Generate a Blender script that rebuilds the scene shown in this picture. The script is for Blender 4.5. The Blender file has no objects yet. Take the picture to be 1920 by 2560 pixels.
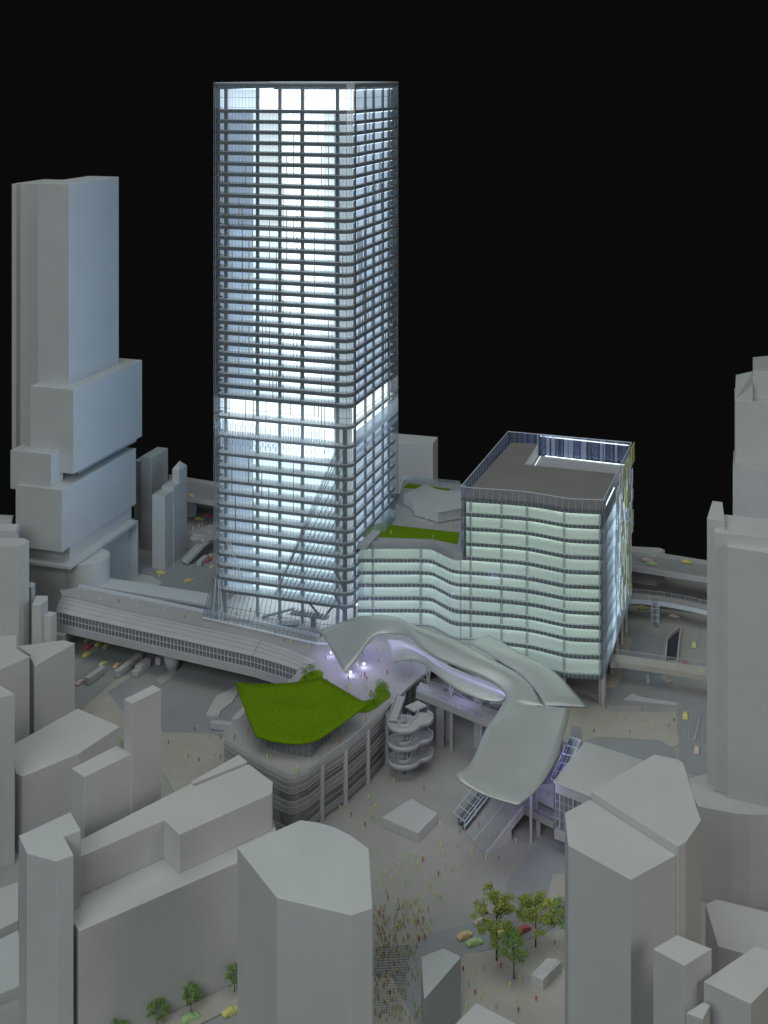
import bpy, bmesh, math, random
from mathutils import Vector, Matrix
random.seed(7)
SC = bpy.context.scene
COL = SC.collection

# ------------------------------------------------------------------ camera
F, CX, HY, ZC = 3150.0, 960.0, 185.0, 2.664          # focal (px of a 1920 wide plate), principal x, horizon row, eye height
cam_d = bpy.data.cameras.new('camera'); cam = bpy.data.objects.new('camera', cam_d); COL.objects.link(cam)
cam.location = (0, 0, ZC); cam.rotation_euler = (math.radians(90), 0, 0)
cam_d.sensor_fit = 'HORIZONTAL'; cam_d.sensor_width = 36.0
cam_d.lens = F/1920*36.0
cam_d.shift_y = -(1280-HY)/1920.0
cam_d.clip_start = 0.05; cam_d.clip_end = 200
SC.camera = cam

# ------------------------------------------------------------------ studio light: black room, soft boxes
wd = bpy.data.worlds.new('World'); SC.world = wd; wd.use_nodes = True
bgn = wd.node_tree.nodes['Background']; bgn.inputs[0].default_value = (0.0031, 0.0031, 0.0034, 1); bgn.inputs[1].default_value = 1.0
def area(name, loc, target, sx, sy, energy, color):
    d = bpy.data.lights.new(name, 'AREA'); d.shape = 'RECTANGLE'; d.size = sx; d.size_y = sy
    d.energy = energy; d.color = color
    o = bpy.data.objects.new(name, d); COL.objects.link(o); o.location = loc
    o.rotation_euler = (Vector(target)-Vector(loc)).to_track_quat('-Z', 'Y').to_euler()
    return o
area('overhead_softbox', (-0.6, 4.6, 7.5), (-0.1, 4.9, 0), 7.0, 6.0, 182, (0.93, 1.0, 0.985))
area('key_softbox', (-2.2, -1.8, 4.6), (-.1, 4.0, 0.2), 4.0, 3.0, 200, (0.92, 0.98, 1.0))
area('fill_softbox', (6.0, 0.0, 3.4), (0.3, 4.6, 0.3), 3.0, 3.0, 96, (1.0, 0.95, 0.88))
SC.view_settings.view_transform = 'Standard'; SC.view_settings.look = 'None'
SC.view_settings.exposure = 0.0; SC.view_settings.gamma = 1.0
SC.render.engine = 'CYCLES'
SC.cycles.use_denoising = True
SC.cycles.max_bounces = 10; SC.cycles.transparent_max_bounces = 24
SC.cycles.diffuse_bounces = 4; SC.cycles.glossy_bounces = 3
SC.cycles.caustics_reflective = False; SC.cycles.caustics_refractive = False
SC.cycles.sample_clamp_indirect = 2.0; SC.cycles.sample_clamp_direct = 12.0

# ------------------------------------------------------------------ helpers
def W(px, py, z=0.0):
    d = F*(ZC-z)/(py-HY); return Vector(((px-CX)*d/F, d, z))
def WD(px, py, d):
    return Vector(((px-CX)*d/F, d, ZC-(py-HY)*d/F))
def XD(px, d): return Vector(((px-CX)*d/F, d, 0))

MATS = {}
def mat(name, col, rough=0.6, metal=0.0, emit=None, es=0.0, noise=0.0, nscale=30.0, bump=0.0, bscale=300.0, spec=0.4):
    m = bpy.data.materials.new(name); m.use_nodes = True; nt = m.node_tree; p = nt.nodes['Principled BSDF']
    p.inputs['Roughness'].default_value = rough; p.inputs['Metallic'].default_value = metal
    p.inputs['Specular IOR Level'].default_value = spec
    p.inputs['Base Color'].default_value = (*col, 1)
    tc = nt.nodes.new('ShaderNodeTexCoord')
    if noise > 0:
        n = nt.nodes.new('ShaderNodeTexNoise'); n.inputs['Scale'].default_value = nscale; n.inputs['Detail'].default_value = 6; n.inputs['Roughness'].default_value = 0.65
        nt.links.new(tc.outputs['Object'], n.inputs['Vector'])
        r = nt.nodes.new('ShaderNodeMapRange'); r.inputs[1].default_value = 0.25; r.inputs[2].default_value = 0.75
        r.inputs[3].default_value = 1-noise; r.inputs[4].default_value = 1+noise
        nt.links.new(n.outputs['Fac'], r.inputs[0])
        mx = nt.nodes.new('ShaderNodeVectorMath'); mx.operation = 'SCALE'; mx.inputs[0].default_value = col
        nt.links.new(r.outputs[0], mx.inputs['Scale']); nt.links.new(mx.outputs[0], p.inputs['Base Color'])
    if bump > 0:
        b = nt.nodes.new('ShaderNodeBump'); b.inputs['Strength'].default_value = bump; b.inputs['Distance'].default_value = 0.001
        n2 = nt.nodes.new('ShaderNodeTexNoise'); n2.inputs['Scale'].default_value = bscale; n2.inputs['Detail'].default_value = 4
        nt.links.new(tc.outputs['Object'], n2.inputs['Vector']); nt.links.new(n2.outputs['Fac'], b.inputs['Height']); nt.links.new(b.outputs[0], p.inputs['Normal'])
    if emit:
        p.inputs['Emission Color'].default_value = (*emit, 1); p.inputs['Emission Strength'].default_value = es
    MATS[name] = m; return m
def glass(name, tint, fac=0.08, rough=0.05, frost=0.0, frostcol=(.7, .75, .8)):
    m = bpy.data.materials.new(name); m.use_nodes = True; nt = m.node_tree; nt.nodes.clear()
    out = nt.nodes.new('ShaderNodeOutputMaterial'); t = nt.nodes.new('ShaderNodeBsdfTransparent'); t.inputs[0].default_value = (*tint, 1)
    g = nt.nodes.new('ShaderNodeBsdfGlossy'); g.inputs['Roughness'].default_value = rough; g.inputs['Color'].default_value = (.85, .9, .95, 1)
    mx = nt.nodes.new('ShaderNodeMixShader'); mx.inputs[0].default_value = fac
    nt.links.new(t.outputs[0], mx.inputs[1]); nt.links.new(g.outputs[0], mx.inputs[2])
    last = mx
    if frost > 0:
        d = nt.nodes.new('ShaderNodeBsdfDiffuse'); d.inputs[0].default_value = (*frostcol, 1)
        tr = nt.nodes.new('ShaderNodeBsdfTranslucent'); tr.inputs[0].default_value = (*frostcol, 1)
        a = nt.nodes.new('ShaderNodeMixShader'); a.inputs[0].default_value = 0.5
        nt.links.new(d.outputs[0], a.inputs[1]); nt.links.new(tr.outputs[0], a.inputs[2])
        m2 = nt.nodes.new('ShaderNodeMixShader'); m2.inputs[0].default_value = frost
        nt.links.new(mx.outputs[0], m2.inputs[1]); nt.links.new(a.outputs[0], m2.inputs[2]); last = m2
    nt.links.new(last.outputs[0], out.inputs[0]); MATS[name] = m; return m

mat('white', (.50, .515, .51), .62, noise=.05, nscale=7, bump=.12, bscale=420)
mat('white_warm', (.505, .51, .50), .62, noise=.05, nscale=7, bump=.12, bscale=420)
mat('white_cool', (.495, .515, .52), .6, noise=.05, nscale=6, bump=.12, bscale=420)
mat('ground', (.35, .35, .33), .8, noise=.10, nscale=5, bump=.25, bscale=260)
mat('road', (.295, .31, .32), .75, noise=.08, nscale=6, bump=.2, bscale=260)
mat('plaza', (.42, .40, .355), .8, noise=.10, nscale=9, bump=.3, bscale=340)
mat('deck', (.36, .36, .36), .7, noise=.08, nscale=12, bump=.2)
mat('concrete', (.40, .41, .42), .65, noise=.06, nscale=14)
mat('bridge_white', (.46, .46, .475), .6, noise=.05, nscale=14)
mat('dark', (.05, .055, .065), .6)
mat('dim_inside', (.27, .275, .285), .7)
mat('crossing_paint', (.325, .33, .33), .8)
mat('slab', (.115, .135, .15), .5)
mat('column', (.12, .14, .155), .5)
mat('column_hazy', (.26, .30, .33), .5)  # lighter copy of the column colour, painting the haze of the lower glass
mat('mullion', (.16, .18, .19), .45)
mat('fin', (.22, .225, .215), .45)
mat('silver_line', (.62, .68, .75), .35)
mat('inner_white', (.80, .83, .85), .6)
mat('grass', (.13, .235, .004), .9, noise=.35, nscale=160, bump=1.0, bscale=500, spec=.1)
mat('blade', (.16, .28, .005), .9, noise=.3, nscale=60, spec=.1)
mat('canopy', (.50, .53, .52), .35, metal=.30, noise=.04, nscale=5, spec=.6)
mat('roof_brown', (.215, .21, .195), .8, noise=.08, nscale=7)
mat('stair', (.42, .42, .43), .7, noise=.05)
mat('bark', (.07, .055, .045), .85, noise=.3, nscale=80)
mat('leaf', (.30, .36, .08), .7, noise=.35, nscale=25, spec=.2)
mat('leaf_dark', (.20, .32, .085), .7, noise=.35, nscale=25, spec=.2)
mat('car_yellow', (.62, .60, .20), .6, noise=.05); mat('car_green', (.42, .58, .27), .6, noise=.05)
mat('car_orange', (.66, .50, .26), .6, noise=.05); mat('car_pink', (.58, .47, .43), .6, noise=.05)
mat('car_red', (.48, .12, .12), .6, noise=.05); mat('car_tan', (.55, .48, .27), .6, noise=.05)
mat('fig_yellow', (.78, .74, .26), .7); mat('fig_red', (.52, .09, .08), .7); mat('fig_brown', (.56, .47, .30), .7); mat('fig_green', (.50, .60, .26), .7)
mat('fig_tan', (.62, .56, .42), .7); mat('fin_yellow', (.55, .56, .22), .5); mat('fin_white', (.72, .80, .84), .4)
mat('core_bright', (.9, .93, .95), .6, emit=(.88, .97, 1.0), es=1.6)
mat('core_low', (.85, .88, .9), .6, emit=(.75, .93, 1.0), es=.95)
mat('core_corner', (.8, .85, .88), .6, emit=(.74, .90, .96), es=.24)
mat('core_side', (.8, .85, .9), .6, emit=(.62, .81, 1.0), es=.62)
mat('backlit', (.55, .62, .7), .6, emit=(.50, .66, .86), es=.30)
mat('lumi_green', (.74, .80, .76), .6, emit=(.74, 1.0, .84), es=.09)
mat('strip_cool', (.9, .9, .9), .6, emit=(.84, .96, 1.0), es=7.0)
mat('strip_soft', (.9, .9, .9), .6, emit=(.72, .88, 1.0), es=3.0)
mat('side_blue', (.7, .8, .9), .6, emit=(.50, .72, 1.0), es=3.5)
mat('partition_glow', (.8, .85, .9), .6, emit=(.66, .82, 1.0), es=.8)
mat('side_glow', (.8, .85, .9), .6, emit=(.74, .92, 1.0), es=4.0)
mat('core_mid', (.85, .9, .92), .6, emit=(.68, .86, 1.0), es=.85)
mat('strip_low', (.9, .9, .9), .6, emit=(.8, .92, 1.0), es=1.0)
mat('strip_violet', (.9, .9, .9), .6, emit=(.60, .54, 1.0), es=9.0)
mat('floor_grey', (.52, .56, .54), .7)
mat('strip_faint', (.9, .9, .9), .6, emit=(.70, .85, 1.0), es=2.6)
for nm_, es_ in (('core_a', 1.0), ('core_b', 1.7), ('core_c', 2.0), ('core_d', 1.45), ('core_e', .85)): mat(nm_, (.85, .9, .92), .6, emit=(.82, .95, 1.0), es=es_)  # stepped emission paints the glow fading sideways from the core's centre
mat('strip_green', (.9, .9, .9), .6, emit=(.80, 1.0, .87), es=6.5)
mat('lamp_white', (.9, .9, .9), .6, emit=(.86, .86, 1.0), es=30.0)
glass('tower_glass', (.93, .96, .975), .05, .06, .10, (.70, .80, .88))
glass('hazy_glass', (.93, .96, .975), .05, .06, .17, (.72, .80, .86))
glass('podium_glass', (.92, .96, .95), .06, .08, .06)
glass('clear_glass', (.90, .92, .97), .08, .05, .10, (.55, .58, .72))
glass('frosted_glass', (.85, .9, .95), .06, .15, .40, (.75, .82, .88))
glass('acrylic_thin', (.85, .87, .9), .05, .2, .40, (.50, .51, .53))
glass('acrylic_grey', (.8, .82, .85), .05, .2, .85, (.60, .61, .62))
glass('screen_white', (.8, .86, .95), .05, .2, .75, (.62, .70, .86))
glass('blue_glass', (.62, .70, .90), .08, .08, .30, (.45, .52, .75))
glass('rail_glass', (.88, .9, .93), .06, .1, .12)

class MB:
    def __init__(s): s.v = []; s.f = []
    def add(s, vs, fs):
        b = len(s.v); s.v += [Vector(v) for v in vs]; s.f += [[i+b for i in f] for f in fs]; return s
    def prism(s, poly, z0, z1):
        n = len(poly); a = sum(poly[i][0]*poly[(i+1) % n][1]-poly[(i+1) % n][0]*poly[i][1] for i in range(n))
        if a < 0: poly = poly[::-1]
        zt = z1 if isinstance(z1, (list, tuple)) else [z1]*n
        if a < 0 and isinstance(z1, (list, tuple)): zt = list(z1)[::-1]
        vs = [(p[0], p[1], z0) for p in poly]+[(p[0], p[1], zt[i]) for i, p in enumerate(poly)]
        fs = [list(range(n))[::-1], list(range(n, 2*n))]+[[i, (i+1) % n, n+(i+1) % n, n+i] for i in range(n)]
        return s.add(vs, fs)
    def box(s, x0, x1, y0, y1, z0, z1): return s.prism([(x0, y0), (x1, y0), (x1, y1), (x0, y1)], z0, z1)
    def bar(s, p, q, w, h=None, up=(0, 0, 1)):
        p = Vector(p); q = Vector(q); h = w if h is None else h
        d = (q-p).normalized(); u = Vector(up)
        if abs(d.dot(u)) > .98: u = Vector((.3106, .9505, 0))
        r = d.cross(u).normalized(); u = r.cross(d).normalized()
        o = [(-r*w-u*h)/2, (r*w-u*h)/2, (r*w+u*h)/2, (-r*w+u*h)/2]
        return s.add([p+k for k in o]+[q+k for k in o], [[3, 2, 1, 0], [4, 5, 6, 7], [0, 1, 5, 4], [1, 2, 6, 5], [2, 3, 7, 6], [3, 0, 4, 7]])
    def tube(s, pts, rad, n=6, cap=True):
        rings = []
        pts = [Vector(p) for p in pts]
        for i, p in enumerate(pts):
            d = (pts[min(i+1, len(pts)-1)]-pts[max(i-1, 0)]).normalized()
            u = Vector((0, 0, 1)) if abs(d.z) < .9 else Vector((1, 0, 0))
            a = d.cross(u).normalized(); b = a.cross(d).normalized(); r = rad[i] if isinstance(rad, (list, tuple)) else rad
            rings.append([p+(a*math.cos(t*2*math.pi/n)+b*math.sin(t*2*math.pi/n))*r for t in range(n)])
        vs = [v for r in rings for v in r]; fs = []
        for i in range(len(rings)-1):
            for t in range(n): fs.append([i*n+t, i*n+(t+1) % n, (i+1)*n+(t+1) % n, (i+1)*n+t])
        if cap: fs += [list(range(n)), list(range((len(rings)-1)*n, len(rings)*n))[::-1]]
        return s.add(vs, fs)
    def wall(s, pts, z0, z1):      # vertical sheet along a polyline
        n = len(pts); vs = [(p[0], p[1], z0) for p in pts]+[(p[0], p[1], z1) for p in pts]
        return s.add(vs, [[i, i+1, n+i+1, n+i] for i in range(n-1)])
    def quad(s, a, b, c, d): return s.add([a, b, c, d], [[0, 1, 2, 3]])
    def mesh(s, name, m, origin=(0, 0, 0), smooth=False):
        me = bpy.data.meshes.new(name); o = Vector(origin)
        me.from_pydata([tuple(v-o) for v in s.v], [], s.f); me.update()
        bm = bmesh.new(); bm.from_mesh(me); bmesh.ops.recalc_face_normals(bm, faces=bm.faces); bm.to_mesh(me); bm.free()
        for p in me.polygons: p.use_smooth = smooth
        me.materials.append(MATS[m]); return me
    def build(s, name, m, parent=None, smooth=False, bevel=0.0, solid=0.0):
        org = parent_world(parent) if parent else Vector((0, 0, 0))
        o = bpy.data.objects.new(name, s.mesh(name, m, org, smooth)); COL.objects.link(o)
        if parent: o.parent = parent
        if solid: md = o.modifiers.new('solid', 'SOLIDIFY'); md.thickness = solid; md.offset = 0
        if bevel:
            md = o.modifiers.new('bevel', 'BEVEL'); md.width = bevel; md.segments = 1; md.limit_method = 'ANGLE'; md.angle_limit = math.radians(40)
        return o
def parent_world(p):
    v = Vector((0, 0, 0))
    while p: v += p.location; p = p.parent
    return v
def tag(o, label=None, cat=None, group=None, kind=None):
    if label: o['label'] = label
    if cat: o['category'] = cat
    if group: o['group'] = group
    if kind: o['kind'] = kind
    return o
def empty(name, loc, label=None, cat=None, group=None):
    o = bpy.data.objects.new(name, None); o.empty_display_size = .02; COL.objects.link(o); o.location = loc
    return tag(o, label, cat, group)
def stuff(o): o['kind'] = 'stuff'; return o
def struct(o): o['kind'] = 'structure'; return o

# tower grid: l = towards the far left, r = towards the far right
Lx = Vector((-.9505, .3107, 0)); Rx = Vector((.3107, .9505, 0))
def along(p0, d, px):     # distance t along direction d from p0 at which the image column is px
    k = (px-CX)/F
    return (k*p0.y-p0.x)/(d.x-k*d.y)
def abox_poly(px, d, pxl, pxr):
    c = XD(px, d); a = along(c, Lx, pxl); b = along(c, Rx, pxr)
    return [c, c+Rx*b, c+Rx*b+Lx*a, c+Lx*a]

# ------------------------------------------------------------------ the setting: base board, streets
g = MB().prism([W(-700, 2900), W(2650, 2900), XD(2900, 6.55), XD(1790, 6.62), XD(1000, 7.2), XD(420, 8.0), XD(300, 7.4), XD(-300, 7.2), XD(-900, 6.0)], -.05, 0)
tag(struct(g.build('ground', 'ground')), 'grey base board carrying the streets')
def patch(name, m, pts, z, t=.0012, z0=None):
    return struct(MB().prism([W(x, y, z) for x, y in pts], (z-t) if z0 is None else z0, z).build(name, m))
patch('road', 'road', [(325, 1692), (400, 1600), (620, 1630), (760, 1800), (560, 1905), (420, 1830), (300, 1785), (268, 1728)], .0018)
patch('road', 'road', [(60, 1760), (330, 1560), (410, 1590), (326, 1690), (290, 1694), (170, 1800)], .0014)
patch('road', 'road', [(230, 1420), (470, 1370), (560, 1420), (560, 1500), (420, 1490), (290, 1470)], .0016)
patch('plaza_paving', 'plaza', [(180, 1800), (300, 1690), (330, 1690), (270, 1730), (300, 1775), (410, 1830), (530, 1835), (570, 1850), (570, 1960), (440, 1990), (380, 1880), (300, 1850)], .003)
patch('road', 'road', [(1320, 2130), (1420, 2060), (1560, 2160), (1420, 2240), (1320, 2270), (1260, 2240), (1275, 2190), (1310, 2165)], .0016)
patch('plaza_paving', 'plaza', [(1382, 2185), (1440, 2185), (1440, 2235), (1366, 2252)], .003)
patch('road', 'road', [(1085, 2330), (1200, 2300), (1440, 2225), (1440, 2290), (1330, 2345), (1215, 2375), (1110, 2400), (1030, 2560), (930, 2560), (930, 2390)], .0016)
patch('plaza_paving', 'plaza', [(1160, 2385), (1215, 2378), (1330, 2350), (1440, 2310), (1440, 2640), (1130, 2640), (1130, 2440)], .003)
patch('plaza_paving', 'plaza', [(930, 2440), (980, 2445), (1040, 2560), (930, 2600)], .003)
patch('plaza_paving', 'plaza', [(1370, 1770), (1500, 1768), (1520, 1778), (1690, 1780), (1697, 1860), (1680, 1870), (1650, 1850), (1500, 1842), (1440, 1860), (1370, 1850)], .003)
patch('road', 'road', [(1420, 1855), (1500, 1838), (1650, 1848), (1690, 1880), (1690, 1930), (1500, 1930), (1400, 1930)], .0016)
patch('road', 'road', [(1560, 1570), (1600, 1560), (1660, 1590), (1650, 1640), (1540, 1640), (1530, 1700), (1700, 1740), (1775, 1740), (1790, 1560), (1710, 1555), (1700, 1900), (1775, 1960), (1790, 1700), (1690, 1770), (1520, 1765), (1510, 1720), (1560, 1640)], .0016) if False else None
patch('road', 'road', [(1575, 1575), (1600, 1566), (1660, 1598), (1652, 1640), (1655, 1700), (1700, 1735), (1790, 1738), (1790, 1960), (1700, 1920), (1695, 1765), (1520, 1762), (1530, 1700), (1560, 1640)], .0016)
patch('plaza_paving', 'plaza', [(1520, 1640), (1545, 1597), (1576, 1593), (1580, 1600), (1547, 1705), (1535, 1716), (1515, 1715)], .006, t=.006)
patch('pavement_strip', 'white_warm', [(1565, 1744), (1580, 1733), (1605, 1743), (1695, 1757), (1695, 1760), (1560, 1746)], .008, t=.008)
patch('pavement_strip', 'concrete', [(1750, 1790), (1754, 1785), (1738, 1850), (1732, 1850)], .008, t=.008)
patch('pavement_strip', 'white_warm', [(515, 1785), (540, 1740), (590, 1715), (600, 1722), (580, 1755), (553, 1775), (548, 1788), (525, 1790)], .008, t=.008)
patch('pavement_strip', 'white_warm', [(578, 1796), (610, 1765), (620, 1770), (615, 1795), (600, 1798)], .008, t=.008)
patch('pavement_strip', 'concrete', [(388, 1700), (430, 1672), (445, 1680), (405, 1712)], .006, t=.006)
patch('pavement_strip', 'white_warm', [(300, 1445), (330, 1432), (380, 1440), (405, 1455), (390, 1470), (330, 1470)], .006, t=.006)
patch('pavement', 'plaza', [(590, 2462), (418, 2538), (200, 2640), (300, 2660), (440, 2590), (600, 2510)], .004)
patch('road', 'road', [(600, 2515), (440, 2592), (330, 2660), (620, 2660)], .0016)
# lane lines and crossing stripes
def line_mark(pts, w=.0035, z=.0034, m='bridge_white'):
    mt = m
    m = MB()
    for a, b in pts:
        p, q = W(a[0], a[1], z), W(b[0], b[1], z); m.bar(p, q, w, .0006)
    return struct(m.build('road_line', mt))
for s_ in [((190, 1700), (300, 1625)), ((470, 1745), (560, 1675)), ((505, 1465), (545, 1425)), ((1400, 1688), (1520, 1712))]: line_mark([s_], .002)
for k in range(8): line_mark([((1690+k*11, 1800+k*2), (1684+k*12, 1855+k*2))], .0016)
for k in range(6): line_mark([((1700+k*14, 1562), (1690+k*17, 1625))], .0016)
for k in range(26):
    y = 2362+k*6.6; line_mark([((935, y+6), (1030-k*1.2, y+1))], .0034, m='crossing_paint')
# flat dark sheet painting the shade of the ramp mouth by the pillars of the lit block
um = MB(); pts = [(1664, 1650), (1668, 1600), (1680, 1585), (1699, 1573), (1702, 1576), (1694, 1645)]
um.prism([W(x, y, .0055) for x, y in pts], .002, .0055); struct(um.build('underpass_shade', 'dark'))
for a, b in [((1664, 1650), (1668, 1598)), ((1668, 1598), (1682, 1583)), ((1682, 1583), (1700, 1572)), ((1702, 1573), (1694, 1645))]:
    struct(MB().bar(W(*a, .012), W(*b, .012), .006, .024).build('underpass_wall', 'bridge_white'))

# ------------------------------------------------------------------ plain massing blocks around
def massing(name, label, pts, z, m='white', base=0.0, extra=None, cat='building', group='plain white massing blocks', inset=None):
    poly = [W(x, y, (z[i] if isinstance(z, (list, tuple)) else z)) for i, (x, y) in enumerate(pts)]
    o = MB().prism(poly, base, z).build(name, m, bevel=.0009)
    return tag(o, label, cat, group)
# front of the picture
massing('office_block', 'pale curved-sided block with wide flat roof, nearest the camera between two streets',
        [(593, 2119), (751, 2050), (795, 2056), (837, 2068), (875, 2087), (908, 2111), (922, 2122), (931, 2270), (878, 2287.5), (692, 2244)], .62, 'white_cool')
e = empty('long_block', W(198, 2328, .348)*1, 'long stepped block with a ledge roof along the tree-lined street', 'building', 'plain white massing blocks')
e.location.z = 0
zl = .348
low = [W(198, 2328, zl), W(591, 2157, zl), W(700, 2110, zl), W(682, 1957, .461), W(622, 1912, .461), W(150, 2127, .461), W(150, 2326, zl), W(186, 2310, zl)]
MB().prism(low, 0, zl).build('lower_body', 'white_warm', e, bevel=.0009)
zu = .461
MB().prism([W(150, 2165, zu), W(207, 2139, zu), W(411, 2050, zu), W(449, 2086, zu), W(680, 1983, zu), W(682, 1955, zu), W(622, 1910, zu), W(487, 1965, zu), W(477, 1959, zu), W(150, 2125, zu)], zl+.0005, zu).build('upper_body', 'white_warm', e, bevel=.0009)
MB().prism([W(481, 1962, zu), W(618, 1907, zu), W(597, 1889, zu), W(477, 1957, zu)], .0, zu+.004).build('roof_strip', 'white_warm', e, bevel=.0009)
massing('corner_tower', 'slim tower with a notched roof standing against the long stepped block',
        [(47, 2089), (176, 2030), (202, 2075), (160, 2091), (184, 2137), (141, 2153), (67.5, 2133)], .561, 'white_cool')
e = empty('slab_block', XD(211, 3.75), 'narrow slab block with one tall fin rising at its far end', 'building', 'plain white massing blocks')
zb = .572
MB().prism([W(179, 1921, zb), W(291, 1864, zb), W(330, 1884, zb), W(211, 1942, zb)], 0, zb).build('lower_body', 'white', e, bevel=.0009)
zf = .728
MB().prism([W(310, 1748, zf), W(382, 1712, zf), W(403, 1723, zf), W(329, 1758.6, zf)], 0, zf).build('tall_fin', 'white_warm', e, bevel=.0009)
massing('wedge_block', 'low block with a creased sloping roof behind the finned slab block',
        [(41, 1934), (57, 1941), (198, 1883), (299.5, 1815.6), (194, 1771), (20, 1868)], [.267, .267, .262, .267, .285, .285], 'white_warm')
massing('street_block', 'boxy block with chamfered far corner beside the street under the covered bridge', [(86.5, 1665), (187, 1608), (160, 1600), (74, 1640)], .385, 'white')
massing('street_block', 'block with triangular roof wedged behind the chamfered boxy block', [(46, 1615), (140, 1602.5), (160, 1600), (78, 1638)], .380, 'white_warm')
massing('street_block', 'flat-roofed block with corner pointing at the chamfered boxy block', [(-70, 1705), (0, 1674), (74, 1641), (42, 1623), (-60, 1660)], .431, 'white')
massing('street_block', 'upright block rising behind the flat-roofed corner block', [(-60, 1640), (0, 1640), (41, 1625), (41, 1588), (-60, 1594)], .37, 'white')
massing('edge_tower', 'tall block cut by the picture edge in front of the creased-roof block', [(-90, 1712), (0, 1712), (37, 1735), (0, 1744), (-90, 1790)], .573, 'white')
massing('terrace_step', 'low terrace slab with a kerb at the picture edge below the tall block', [(-60, 2240), (46, 2205), (46, 2300), (-60, 2352)], .05, 'white_warm')
massing('terrace_step', 'lowest broad terrace slab at the picture edge beside the notched tower', [(-60, 2375), (46, 2325), (60, 2460), (-60, 2510)], .03, 'white_cool')
# left side behind
massing('edge_block', 'upright block at the picture edge near the covered bridge entrance', [(-60, 1365), (46, 1365), (73, 1352), (60, 1345), (-60, 1345)], .589, 'white')
massing('edge_block', 'shorter block peeping over the upright block near the bridge entrance', [(-60, 1325), (40, 1325), (47, 1310), (-60, 1307)], .54, 'white')
massing('edge_block', 'farthest of the blocks stacked up at the picture edge by the stacked-box tower', [(-60, 1302), (28, 1302), (34, 1288), (-60, 1284)], .50, 'white_cool')
massing('kiosk_block', 'thin block wedged against the upright block at the bridge entrance', [(72, 1466), (80, 1470), (88, 1457), (74, 1455)], .37, 'white')
massing('kiosk_block', 'small slanted-top block second from the bridge entrance', [(80, 1512), (103, 1512), (120, 1497), (119, 1489), (90, 1489)], .33, 'white')
massing('kiosk_block', 'small low block touching the end of the covered bridge', [(108, 1540), (128, 1540), (142, 1531), (121, 1528)], .27, 'white_warm')

# stacked-box tower
e = empty('stacked_tower', XD(155, 6.054), 'tall tower of shifted stacked boxes with a jutting plate and round drum at its foot', 'building')
def sb(name, px, d, pl, pr, z0, z1, m='white_cool'):
    return MB().prism(abox_poly(px, d, pl, pr), z0, z1).build(name, m, e, bevel=.0009)
sb('top_box', 172.6, 6.249, 94, 297, 1.0, 2.117)
pf = abox_poly(172.6, 6.249, 94, 297)
fin0 = pf[3]+Rx*.10
a_ = along(fin0, Lx, 41); MB().prism([fin0-Lx*.02, fin0+Lx*a_, fin0+Lx*a_+Rx*.25, fin0-Lx*.02+Rx*.25], .6, 2.105).build('rear_box', 'white_warm', e, bevel=.0009)
fin1 = fin0+Lx*a_; MB().prism([fin1-Rx*.04, fin1-Rx*.04-Lx*.024, fin1-Lx*.024, fin1], .6, 2.104).build('rear_fin', 'white', e, bevel=.0009)
sb('upper_box', 184, 6.151, 75, 355, .711, 1.1225)
sb('side_box', 128, 6.10, 26, 158, .633, .822)
sb('middle_box', 155, 6.054, 39, 340, .3654, .664)
sb('inner_core', 195, 6.30, 40, 341, .664, .7112, 'white')
sb('inner_core', 175, 6.13, 60, 329, .0, .3654, 'white')
sb('plate', 175, 6.037, 60, 345.6, .288, .304, 'white')
pl = abox_poly(175, 6.037, 60, 345.6)
q = pl[1]; MB().prism([q, q+Lx*.13, q+Lx*.13-Rx*.012, q-Rx*.012], 0, .2878).build('leg_wall', 'white_cool', e, bevel=.0009)
cyl = MB(); cc = XD(215, 6.22); cyl.tube([(cc.x, cc.y, 0), (cc.x, cc.y, .285)], .115, 48); cyl.build('drum', 'white', e)
# small towers beside it
for lab, px, d, pl_, pr_, z in [('tallest of the slim towers grouped beside the stacked-box tower', 379, 7.05, 351.6, 420, .517),
                              ('front slim tower of the group beside the stacked-box tower', 412, 6.77, 380, 434, .396),
                              ('slim tower wedged between the front one and the pointed one', 434, 6.86, 404, 457.5, .415),
                              ('low dark block behind the slim tower group', 352, 7.2, 335, 372, .45)]:
    tag(MB().prism(abox_poly(px, d, pl_, pr_), 0, z).build('slim_tower', 'white_cool', bevel=.0014), lab, 'building', 'slim white towers')
pc = abox_poly(448, 6.93, 430, 467.5); o = MB()
ctr = sum(pc, Vector((0, 0, 0)))/4
n = 4; vs = [(p.x, p.y, 0) for p in pc]+[(p.x, p.y, .485) for p in pc]+[(ctr.x, ctr.y, .522)]
o.add(vs, [[0, 1, 5, 4], [1, 2, 6, 5], [2, 3, 7, 6], [3, 0, 4, 7], [4, 5, 8], [5, 6, 8], [6, 7, 8], [7, 4, 8]])
tag(o.build('slim_tower', 'white_cool', bevel=.0014), 'slim tower with a pointed pyramid roof', 'building', 'slim white towers')
tag(MB().prism([W(940, 1106, .325), W(1082, 1108, .325), W(1094.6, 1092.7, .325), W(960, 1081, .325)], 0, .325).build('rear_block', 'inner_white', bevel=.0009), 'broad plain block standing behind the glowing glass tower', 'building')  # whiter than the other blocks: light falling on it is put into the colour
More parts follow.
